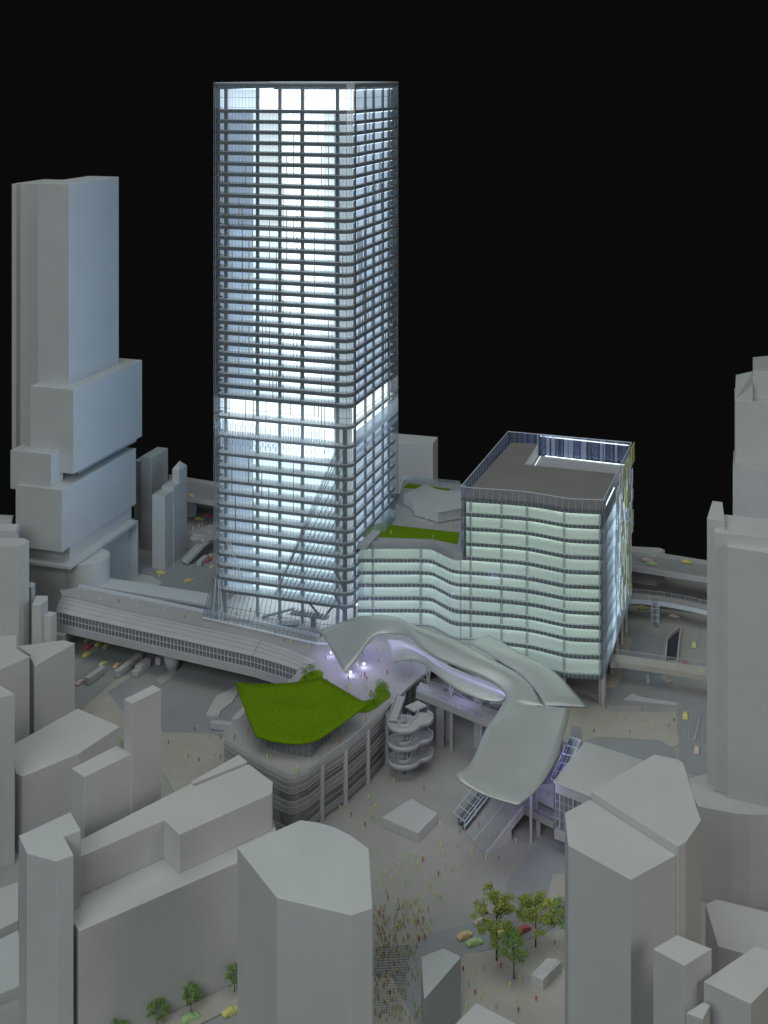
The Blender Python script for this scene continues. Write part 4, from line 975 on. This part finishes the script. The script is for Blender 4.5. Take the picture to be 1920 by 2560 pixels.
MB().add([cov0+Vector((0, 0, .035)), cov1+Vector((0, 0, .022)), cov1+dirv*.2+Vector((0, 0, .115)), cov0+dirv*.2+Vector((0, 0, .13))], [[0, 1, 2, 3]]).build('glass_cover', 'rail_glass', es)
for k in range(8):
    t = k/7; p = cov0+dirv*.2*t+Vector((0, 0, .035+.095*t)); q_ = cov1+dirv*.2*t+Vector((0, 0, .022+.093*t)); MB().bar(p, q_, .0022).build('cover_rib', 'silver_line', es)
    if k % 2 == 0: MB().bar(p, Vector((p.x, p.y, p.z-.03)), .0022).build('cover_post', 'silver_line', es)
MB().bar(cov0+Vector((0, 0, .035)), cov0+dirv*.2+Vector((0, 0, .13)), .0022).build('cover_rib', 'silver_line', es)
MB().bar(cov1+Vector((0, 0, .022)), cov1+dirv*.2+Vector((0, 0, .115)), .0022).build('cover_rib', 'silver_line', es)
# landing platform
ld = empty('landing', W(1345, 2089), 'violet-lit landing on round pillars at the head of the wide steps', 'platform')
zl2 = .0795
MB().prism([W(1310, 2020, zl2), W(1384, 2057, zl2), W(1412, 2045, zl2), W(1412, 1900, zl2), W(1330, 1880, zl2), W(1250, 1990, zl2)], .058, zl2).build('floor', 'deck', ld)
c = W(1346, 2089); m = MB(); m.tube([(c.x, c.y, 0), (c.x, c.y, .0575)], .009, 16); m.build('pillar', 'bridge_white', ld)
c = W(1404, 2094); m = MB(); m.tube([(c.x, c.y, 0), (c.x, c.y, .0575)], .009, 16); m.build('pillar', 'bridge_white', ld)
c = W(1343, 2030, zl2); MB().bar((c.x, c.y, zl2), (c.x, c.y, .16), .005).build('post', 'bridge_white', ld)
MB().prism([W(1339, 1987, .135), W(1384, 2010, .135), W(1384, 1960, .135), W(1352, 1960, .135)], .118, .135).build('upper_floor', 'concrete', ld)
rail([W(1312, 2018, zl2), W(1384, 2055, zl2)], zl2, zl2+.016, ld)
e2 = empty('glass_escalator', W(1400, 1960), 'violet-lit escalators in a glass tube along the side of the sweeping canopy', 'escalator')
for k in range(2):
    a, b = W(1382+k*12, 1950, .13), W(1426+k*12, 1850, .21); MB().bar(a, b, .011, .010).build('escalator', 'column', e2); MB().bar(a+Vector((.007, 0, .01)), b+Vector((.007, 0, .01)), .002, .006).build('handrail', 'silver_line', e2)
a, b, a2, b2 = W(1376, 1948, .17), W(1425, 1842, .245), W(1408, 1956, .17), W(1452, 1850, .245)
MB().add([a, b, b2, a2], [[0, 1, 2, 3]]).build('glass_cover', 'clear_glass', e2)
for k in range(6): MB().bar(a.lerp(b, k/5), a2.lerp(b2, k/5), .0026).build('cover_rib', 'silver_line', e2)
MB().bar(a, b, .0022).build('cover_rib', 'silver_line', e2); MB().bar(a2, b2, .0022).build('cover_rib', 'silver_line', e2)
c = W(1440, 1838, .24); MB().box(c.x-.016, c.x+.02, c.y-.01, c.y+.02, .2, .262).build('glass_box', 'clear_glass', e2)
# glazed hall with a flat pale roof
gh = empty('glazed_hall', XD(1384, 4.33), 'flat-roofed hall with tall gridded windows beside the landing', 'building')
zg = .236
MB().prism([W(1382.6, 1953, zg), W(1461.7, 1853, zg), W(1609, 1900, zg), W(1640, 1960, zg), W(1560, 2010, zg), W(1475, 1990, zg)], zg-.006, zg).build('roof', 'white', gh, bevel=.001)
body = [W(1386, 1955, zg), W(1462, 1857, zg), W(1600, 1900, zg), W(1630, 1955, zg), W(1556, 2006, zg), W(1478, 1990, zg)]
cb = sum(body, Vector((0, 0, 0)))/len(body)
MB().prism([cb+(p-cb)*.97 for p in body], .05, .078).build('base', 'concrete', gh)
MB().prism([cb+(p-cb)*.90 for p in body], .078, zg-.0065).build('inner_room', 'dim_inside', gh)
a, b = body[0]+Vector((.004, .004, 0)), body[5]+Vector((0, .004, 0))
MB().wall([a, b], .20, zg-.007).build('head_beam', 'bridge_white', gh, solid=.006)
MB().wall([a, b], .078, .20).build('window_glass', 'rail_glass', gh)
for k in range(9):
    p = a.lerp(b, k/8); MB().bar((p.x, p.y-.002, .078), (p.x, p.y-.002, .20), .0042 if k % 3 == 1 else .0018).build('mullion', 'bridge_white', gh)
for z in (.112, .145, .172): MB().bar((a.x, a.y-.002, z), (b.x, b.y-.002, z), .0018).build('rail', 'bridge_white', gh)
MB().wall([body[0]-Vector((0, .004, 0)), body[5]-Vector((0, .004, 0))], .046, .078).build('fascia', 'bridge_white', gh, solid=.006)

# ------------------------------------------------------------------ vehicles
def car_mesh(name, m):
    prof = [(-.026, .003), (-.0265, .010), (-.021, .0125), (-.015, .0175), (.004, .018), (.011, .0125), (.024, .0105), (.0265, .007), (.026, .003), (.0195, .003), (.018, .0056), (.014, .0056), (.0125, .003), (-.0115, .003), (-.013, .0056), (-.017, .0056), (-.0185, .003)]
    b = MB(); n = len(prof)
    def wdt(z): return .0098 if z < .0126 else .0078
    vs = [(x, -wdt(z), z) for x, z in prof]+[(x, wdt(z), z) for x, z in prof]
    b.add(vs, [list(range(n)), list(range(n, 2*n))[::-1]]+[[i, n+i, n+(i+1) % n, (i+1) % n] for i in range(n)])
    return b.mesh(name, m)
def wheel_mesh():
    b = MB(); b.tube([(0, -.0016, 0), (0, .0016, 0)], .0034, 10); return b.mesh('wheel', 'slab')
CARM = {}; WHEEL = wheel_mesh()
def car(px, py, toward, color, label, z=0.0, s=1.0):
    p = W(px, py, z); q_ = W(toward[0], toward[1], z); ang = math.atan2(q_.y-p.y, q_.x-p.x)
    if color not in CARM: CARM[color] = car_mesh('car_'+color, 'car_'+color)
    root = empty('parked_car', p, label, 'car', 'coloured model cars'); root.rotation_euler = (0, 0, ang); root.scale = (s, s, s)
    o = bpy.data.objects.new('body', CARM[color]); COL.objects.link(o); o.parent = root
    for x in (-.015, .016):
        for y in (-.0078, .0078):
            w = bpy.data.objects.new('wheel', WHEEL); COL.objects.link(w); w.parent = root; w.location = (x, y, .0034)
    return root
ZV = .151
for a in [
    (218, 1640, (250, 1618), 'yellow', 'yellow car nearest the boxy blocks, in the queue below the covered bridge'),
    (222, 1621, (255, 1600), 'red', 'red car queuing in the shade below the covered bridge'),
    (249, 1613, (285, 1590), 'yellow', 'olive yellow car beside the red one below the covered bridge'),
    (269, 1618, (305, 1594), 'tan', 'tan car third abreast below the covered bridge'),
    (222, 1602, (255, 1580), 'tan', 'tan car half hidden by the covered bridge, farthest in its queue'),
    (259, 1664, (295, 1640), 'green', 'light green car ahead of the short bus'),
    (294, 1668, (330, 1640), 'orange', 'orange car beside the long bus'),
    (201, 1710, (235, 1688), 'pink', 'pale pink car right behind the short bus'),
    (403, 1435, (450, 1440), 'yellow', 'yellow car by the slim white towers'),
    (472, 1455, (520, 1440), 'orange', 'peach car on the street before the glass tower'),
    (521, 1404, (560, 1385), 'red', 'red car next to the foot of the glass tower'),
    (534, 1420, (570, 1400), 'tan', 'tan car half behind the foot of the glass tower'),
    (531, 1391, (570, 1375), 'pink', 'pink car behind the red one at the glass tower'),
    (1606, 1523, (1660, 1527), 'yellow', 'yellow car passing under the curved footbridge'),
    (1686, 1543, (1740, 1550), 'pink', 'pale pink van-like car in front of the curved footbridge'),
    (1735, 1616, (1733, 1680), 'green', 'green car driving between the two footbridges'),
    (1712, 1662, (1710, 1720), 'red', 'red car seen through the glass rail of the plain footbridge'),
    (1666, 1703, (1710, 1722), 'pink', 'pink car in the shade just below the plain footbridge'),
    (1713, 1794, (1710, 1850), 'yellow', 'yellow car on the striped road by the big slab tower'),
    (1742, 1880, (1736, 1940), 'pink', 'pink car nearest the twin block on the striped road'),
    (1162, 2345, (1210, 2322), 'orange', 'peach car beside the green one below the open plaza'),
    (1187, 2362, (1240, 2345), 'green', 'light green car beside the peach one below the open plaza'),
    (1250, 2340, (1300, 2318), 'yellow', 'yellow green car hidden behind the biggest tree'),
    (1308, 2330, (1360, 2300), 'red', 'red car behind the middle tree'),
    (1369, 2264, (1420, 2244), 'yellow', 'yellow car at the kerb above the trees'),
    (1203, 2308, (1250, 2290), 'pink', 'pale pink car mostly hidden by the biggest tree'),
    (477, 2552, (530, 2528), 'green', 'green car under the street trees at the bottom edge'),
    (578, 2536, (630, 2512), 'yellow', 'yellow car cut off by the curved-sided block'),
]: car(*a)
car(1630, 1413, (1690, 1420), 'green', 'green car on the viaduct beside the pink one', ZV)
car(1618, 1404, (1675, 1410), 'pink', 'pink car on the viaduct behind the green one', ZV)
car(1717, 1408, (1770, 1415), 'yellow', 'yellow car alone on the viaduct', ZV)
car(476, 1243, (530, 1258), 'orange', 'peach car on the viaduct beside the pointed slim tower', ZV)
car(1602, 1452, (1660, 1458), 'red', 'dark red car in the shade beneath the viaduct', .0)
car(520, 1292, (560, 1300), 'red', 'red car in deep shade below the viaduct beside the glass tower', .0)
car(498, 1300, (540, 1306), 'yellow', 'yellow car in deep shade below the viaduct', .0)
def bus(name, label, a, b, w, h, cab=None):
    p, q_ = W(*a), W(*b); root = empty(name, (p+q_)/2, label, 'bus' if 'bus' in name else 'truck', 'plain white buses and trucks')
    d = (q_-p).normalized(); s = Vector((-d.y, d.x, 0))*w/2
    MB().prism([p-s, q_-s, q_+s, p+s], .004, h).build('body', 'bridge_white', root, bevel=.0012)
    if cab: p2 = p-d*.028; MB().prism([p2-s, p-d*.001-s, p-d*.001+s, p2+s], .004, h*.72).build('cab', 'bridge_white', root, bevel=.0012)
    for t in (.15, .85):
        for k in (-1, 1):
            c = p.lerp(q_, t)+s*.86*k; m = MB(); m.tube([c-s.normalized()*.002+Vector((0, 0, .004)), c+s.normalized()*.002+Vector((0, 0, .004))], .004, 10); m.build('wheel', 'slab', root)
bus('city_bus', 'short white bus behind the light green car', (217, 1714), (258, 1684), .026, .034)
bus('city_bus', 'long white bus reaching under the covered bridge', (291, 1697), (352, 1650), .026, .034)
bus('box_truck', 'white box truck with a lower cab beside the long bus', (345, 1688), (370, 1668), .032, .040, True)
bus('city_bus', 'white bus half hidden behind the bridge pier', (394, 1665), (415, 1648), .026, .036)
bus('city_bus', 'grey bus parked against the deck building', (527, 1822), (583, 1828), .026, .032)
bus('city_bus', 'grey bus near the ramp by the glass tower', (497, 1418), (515, 1402), .026, .032)

# ------------------------------------------------------------------ trees
def tree_meshes(seed, h, cw, nleaf, lm, leaf):
    r = random.Random(seed); tr = MB(); lf = MB()
    th = h*.34
    tr.tube([(0, 0, 0), (.002*h, 0, th), (0, .004*h, h*.6), (0, 0, h*.86)], [h*.016, h*.013, h*.009, h*.003], 6)
    clumps = []
    for k in range(18):
        a = k*2.4+r.uniform(-.4, .4); z0 = h*(.30+.45*k/18); rad = cw*.5*math.sqrt(max(.1, 1-((k/18-.32)/.8)**2))*r.uniform(.6, 1.0)
        tip = Vector((math.cos(a)*rad, math.sin(a)*rad, z0+h*r.uniform(.08, .2))); st_ = Vector((0, 0, z0))
        mid = st_.lerp(tip, .5)+Vector((0, 0, .01*h)); tr.tube([st_, mid, tip], [h*.006, h*.004, h*.0015], 4)
        clumps += [(tip, cw*.15), (mid.lerp(tip, .5)+Vector((r.uniform(-1, 1), r.uniform(-1, 1), r.uniform(-.3, 1)))*cw*.1, cw*.13)]
        for _ in range(2):
            t2 = tip+Vector((r.uniform(-1, 1), r.uniform(-1, 1), r.uniform(-.6, .8)))*cw*.16; tr.tube([mid, t2], [h*.003, h*.001], 3); clumps.append((t2, cw*.10))
    clumps.append((Vector((0, 0, h*.92)), cw*.16))
    for k in range(nleaf):
        c, rad = clumps[r.randrange(len(clumps))]
        v = Vector((r.gauss(0, 1), r.gauss(0, 1), r.gauss(0, .8))).normalized()*rad*r.random()**.5; p = c+v
        if p.z < h*.28: continue
        n1_ = Vector((r.gauss(0, 1), r.gauss(0, 1), r.gauss(0, 1))).normalized(); n2_ = n1_.orthogonal().normalized(); s = leaf*r.uniform(.6, 1.3)
        lf.add([p-n1_*s, p+n2_*s*.6, p+n1_*s, p-n2_*s*.6], [[0, 1, 2, 3]])
    return tr.mesh('trunk', 'bark'), lf.mesh('crown', lm)
def tree(px, py, top, wpx, label, seed, lm='leaf', z=0.0, nleaf=2200, group='bushy model trees'):
    p = W(px, py, z); s = F/p.y; h = (py-top)/s; cw = wpx/s
    a, b = tree_meshes(seed, h, cw, nleaf, lm, max(.0018, cw*.023))
    root = empty('broadleaf_tree', p, label, 'tree', group)
    for nm, me in (('trunk', a), ('crown', b)):
        o = bpy.data.objects.new(nm, me); COL.objects.link(o); o.parent = root
tree(1241.5, 2403, 2222, 100, 'biggest yellow-green tree beside the peach and green cars', 1, nleaf=5200)
tree(1339, 2370, 2227, 94, 'second big yellow-green tree, between the biggest tree and the twin block', 2, nleaf=4600)
tree(1284.5, 2449.5, 2325, 74, 'smaller deep green tree nearest the loaf-shaped kiosk', 3, 'leaf_dark', nleaf=3600)
tree(1421, 2368, 2243, 74, 'deep green tree cut off by the twin block', 4, 'leaf_dark', nleaf=3400)
tree(392, 2563, 2498, 52, 'street tree near the bottom edge before the long wall, middle of four', 5, 'leaf_dark')
tree(477, 2536, 2458, 44, 'street tree beside the green car before the long wall', 6, 'leaf_dark')
tree(586, 2483, 2407, 46, 'street tree half hidden by the curved-sided block', 7, 'leaf_dark')
tree(292, 2610, 2549, 46, 'treetop just showing at the bottom edge before the long wall', 8, 'leaf_dark')
for i, (x, y, t, w, lab) in enumerate([(762, 1697, 1667, 22, 'tiny tree on the round lawn mound, lower one of its pair'), (777, 1688, 1656, 22, 'tiny tree on the round lawn mound, taller one of its pair'),
                                       (933, 1759, 1727, 24, 'tiny tree at the narrow end of the hook-shaped lawn mound'), (951, 1728, 1697, 24, 'tiny tree on the wide end of the hook-shaped lawn mound'), (962, 1733, 1706, 20, 'tiny dense tree at the outer rim of the hook-shaped lawn mound')]):
    tree(x, y, t, w, lab, 20+i, 'leaf_dark', ZT+.005, 420, 'tiny deck trees')

# ------------------------------------------------------------------ scale figures
def fig_mesh(nm, m, pose):
    b = MB(); H = .0195
    st_ = .0016 if pose else .0009
    b.tube([(-st_, 0, 0), (-.0009, 0, H*.48)], [.0007, .0011], 5); b.tube([(st_, 0, 0), (.0009, 0, H*.48)], [.0007, .0011], 5)
    b.tube([(0, 0, H*.45), (0, 0, H*.6), (0, 0, H*.80), (0, 0, H*.86)], [.0017, .0015, .0022, .0007], 6)
    b.tube([(.0021, 0, H*.80), (.0027, -.0004 if pose else 0, H*.62), (.0025, -.0014 if pose else 0, H*.47)], [.0007, .0006, .0005], 4)
    b.tube([(-.0021, 0, H*.80), (-.0027, .0004 if pose else 0, H*.62), (-.0025, .0010 if pose else 0, H*.47)], [.0007, .0006, .0005], 4)
    b.tube([(0, 0, H*.855), (0, 0, H*.90), (0, 0, H*.96), (0, 0, H)], [.0006, .0012, .0011, .0004], 6)
    return b.mesh(nm, m)
FM = {(c, p): fig_mesh('person', 'fig_'+c, p) for c in ('yellow', 'red', 'brown', 'green') for p in (0, 1)}
rp = random.Random(42)
def people(place, pts, z=0.0):
    for x, y, c in pts:
        c = {'y': 'yellow', 'r': 'red', 'b': 'brown', 'g': 'green'}[c]
        ps = rp.randint(0, 1); o = bpy.data.objects.new('person', FM[(c, ps)]); wk = ('upright', 'striding')[ps]; COL.objects.link(o); o.location = W(x, y, z)
        o.rotation_euler = (0, 0, rp.random()*6.28); s = rp.uniform(.92, 1.08); o.scale = (s, s, s)
        tag(o, 'tiny %s %s figure %s' % (wk, c, place), 'person', '%s %s figures %s' % (wk, c, place))
def scatter(n, pts, cols, seed):
    r = random.Random(seed); out = []
    xs = [p[0] for p in pts]; ys = [p[1] for p in pts]
    while len(out) < n:
        x, y = r.uniform(min(xs), max(xs)), r.uniform(min(ys), max(ys)); ins = False; j = len(pts)-1
        for i in range(len(pts)):
            if (pts[i][1] > y) != (pts[j][1] > y) and x < (pts[j][0]-pts[i][0])*(y-pts[i][1])/(pts[j][1]-pts[i][1])+pts[i][0]: ins = not ins
            j = i
        if ins and all(abs(x-a)+abs(y-b) > 5 for a, b, _ in out): out.append((x, y, r.choice(cols)))
    return out
people('on the open plaza beside the low flat box', [(841, 2010, 'y'), (850, 2024, 'y'), (878, 2042, 'r'), (904, 2068, 'y'), (908, 2080, 'y'), (925, 2030, 'y'), (936, 2022, 'y'), (940, 2020, 'y'), (912, 2066, 'r'), (985, 1958, 'y'), (1060, 1977, 'r'), (886, 1984, 'y'), (921, 2000, 'y'), (1084, 2003, 'b'), (930, 2050, 'g'), (1100, 2066, 'y')])
people('below the wide steps on the plaza', [(1183, 2107, 'y'), (1180, 2132, 'y'), (1215, 2149, 'y'), (1246, 2151, 'r'), (1290, 2110, 'y'), (1149, 2085, 'r'), (1108, 2135, 'y'), (1120, 2138, 'y'), (1144, 2117, 'b'), (1098, 2143, 'y'), (1057, 2155, 'r'), (1096, 2190, 'r'), (1007, 2154, 'y'), (998, 2170, 'y'), (1045, 2168, 'y'), (962, 2190, 'y'), (955, 2186, 'y'), (1112, 2168, 'b'), (1114, 2208, 'y'), (1145, 2170, 'y'), (1102, 2120, 'y'), (1132, 2180, 'b'), (1076, 2222, 'g'), (1094, 2246, 'y'), (1102, 2252, 'b'), (965, 2235, 'b'), (995, 2255, 'g'), (970, 2250, 'r')])
people('at the top of the crowd above the striped crossing', scatter(30, [(935, 2255), (1050, 2245), (1085, 2300), (1000, 2312), (935, 2312)], 'yyybbrgy', 8))
people('in the thick of the crowd just above the stripes', scatter(34, [(935, 2313), (1000, 2313), (1078, 2300), (1075, 2360), (935, 2362)], 'yyyrrbbgb', 9))
people('on the striped crossing beside the curved-sided block', scatter(26, [(936, 2364), (1000, 2364), (1000, 2470), (936, 2470)], 'yyybrbgy', 10))
people('on the crossing beside the triangular wedge hut', scatter(18, [(1001, 2364), (1046, 2364), (1044, 2480), (1001, 2470)], 'yyrbgy', 11))
people('at the bottom edge between the curved-sided block and the wedge hut', scatter(18, [(936, 2472), (1044, 2482), (1050, 2556), (936, 2556)], 'yyybrgb', 12))
people('scattered high on the plaza below the low flat box', scatter(12, [(940, 2120), (1090, 2150), (1090, 2240), (940, 2240)], 'yyybg', 13))
cm_ = MB(); rc = random.Random(77)
for x, y, _ in scatter(150, [(935, 2262), (1055, 2250), (1090, 2310), (1080, 2352), (1040, 2372), (1040, 2480), (1040, 2556), (935, 2556)], 'y', 21):
    p = W(x, y); h_ = .0185*rc.uniform(.9, 1.05); a = rc.random()*3.14; dx, dy = math.cos(a)*.0013, math.sin(a)*.0013
    cm_.tube([p+Vector((dx, dy, 0)), p+Vector((dx*.5, dy*.5, h_*.48))], [.0006, .0010], 4); cm_.tube([p-Vector((dx, dy, 0)), p+Vector((-dx*.5, -dy*.5, h_*.48))], [.0006, .0010], 4)
    cm_.tube([p+Vector((0, 0, h_*.45)), p+Vector((0, 0, h_*.78)), p+Vector((0, 0, h_*.86))], [.0014, .0018, .0005], 5); cm_.tube([p+Vector((0, 0, h_*.86)), p+Vector((0, 0, h_*.93)), p+Vector((0, 0, h_))], [.0005, .0011, .0004], 5)
tag(stuff(cm_.build('crowd', 'fig_tan')), 'crowd of tiny muted beige figures packed around the striped crossing', 'crowd')
people('around the trees and the loaf-shaped kiosk', [(1158, 2430, 'r'), (1190, 2436, 'y'), (1209, 2425, 'b'), (1240, 2420, 'y'), (1252, 2422, 'r'), (1275, 2470, 'y'), (1300, 2455, 'y'), (1172, 2470, 'b'), (1205, 2470, 'y'), (1188, 2490, 'r'), (1202, 2500, 'y'), (1166, 2525, 'y'), (1240, 2525, 'g'), (1296, 2533, 'r'), (1340, 2504, 'r'), (1290, 2510, 'y'), (1387, 2365, 'r'), (1392, 2375, 'b')])
people('on the beige paving beside the finned slab block', [(486, 1828, 'r'), (494, 1825, 'y'), (466, 1830, 'y'), (421, 1862, 'r'), (521, 1846, 'y'), (551, 1849, 'r'), (458, 1872, 'y'), (470, 1896, 'r'), (474, 1896, 'y'), (497, 1905, 'r'), (536, 1893, 'y'), (551, 1898, 'r'), (412, 1880, 'y'), (416, 1950, 'y'), (304, 1850, 'y'), (284, 1800, 'y'), (225, 1785, 'b'), (206, 1775, 'y'), (304, 1862, 'y')])
people('on the deck under the arched canopy', [(814, 1650, 'r'), (855, 1680, 'y'), (817, 1706, 'r'), (800, 1672, 'y'), (866, 1726, 'r'), (872, 1728, 'y'), (874, 1718, 'y'), (900, 1702, 'y'), (907, 1700, 'y'), (912, 1692, 'r'), (917, 1702, 'r'), (915, 1722, 'y'), (968, 1688, 'r'), (932, 1672, 'b'), (947, 1658, 'r'), (950, 1628, 'y'), (963, 1680, 'y'), (893, 1665, 'y'), (1028, 1706, 'y'), (871, 1700, 'b')], ZT)
people('on the louvred deck around the green roof', [(586, 1848, 'r'), (584, 1850, 'y'), (601, 1862, 'y'), (620, 1830, 'r'), (617, 1805, 'g'), (668, 1898, 'y'), (677, 1900, 'b'), (735, 1936, 'y'), (743, 1928, 'y'), (748, 1936, 'b'), (911, 1808, 'y'), (914, 1806, 'r'), (855, 1832, 'g'), (848, 1858, 'r')], ZT)
people('walking along the roof of the covered bridge', [(225, 1490, 'y'), (250, 1500, 'y'), (268, 1483, 'y'), (296, 1508, 'r'), (329, 1503, 'y'), (342, 1520, 'y'), (410, 1527, 'y'), (462, 1546, 'r'), (475, 1545, 'y'), (482, 1535, 'y'), (562, 1558, 'r'), (585, 1560, 'y'), (594, 1572, 'y'), (675, 1585, 'b'), (688, 1588, 'r'), (195, 1478, 'y'), (213, 1480, 'y'), (710, 1605, 'r'), (727, 1608, 'y'), (772, 1620, 'y')], .205)
people('inside the glass tower lobby', [(600, 1535, 'y'), (612, 1538, 'y'), (626, 1530, 'r'), (737, 1537, 'r'), (740, 1534, 'g'), (592, 1540, 'r')], .213)
people('on the street between the wavy block and the big slab tower', [(1515, 1772, 'r'), (1605, 1780, 'r'), (1553, 1793, 'y'), (1563, 1802, 'b'), (1516, 1812, 'y'), (1612, 1808, 'b'), (1630, 1822, 'y'), (1685, 1806, 'r'), (1672, 1820, 'r'), (1678, 1834, 'b'), (1666, 1806, 'y'), (1575, 1835, 'r'), (1452, 1812, 'y'), (1485, 1834, 'r'), (1448, 1837, 'y')])
people('on the roof terrace with lawns', [(977, 1335, 'y'), (993, 1268, 'y'), (995, 1213, 'y'), (1013, 1258, 'b'), (970, 1262, 'y'), (986, 1287, 'y'), (970, 1290, 'y'), (1020, 1310, 'y'), (1066, 1303, 'y'), (1080, 1320, 'y'), (1128, 1325, 'y'), (1128, 1312, 'y'), (970, 1305, 'y'), (934, 1337, 'y'), (1083, 1348, 'b'), (1026, 1204, 'y'), (1130, 1219, 'b'), (1097, 1214, 'r'), (1141, 1213, 'b')], .576)
people('on the raised walkway behind the slim towers', [(482, 1325, 'y'), (497, 1318, 'y'), (505, 1312, 'b'), (524, 1333, 'y')], .111)
people('on the wide steps', [(1197, 2068, 'r')], .035)
people('at the head of the violet-lit escalators', [(1366, 1988, 'y')], .136)
people('by the foot of the stacked-box tower', [(84, 1455, 'y'), (164, 1462, 'y'), (140, 1482, 'y'), (172, 1475, 'b'), (330, 1432, 'y'), (364, 1447, 'b'), (384, 1446, 'b'), (398, 1445, 'y'), (435, 1420, 'y')])
people('on the footbridges over the road', [(1623, 1497, 'y'), (1716, 1516, 'y')], .086)
people('on the plain footbridge deck', [(1755, 1680, 'y')], .099)
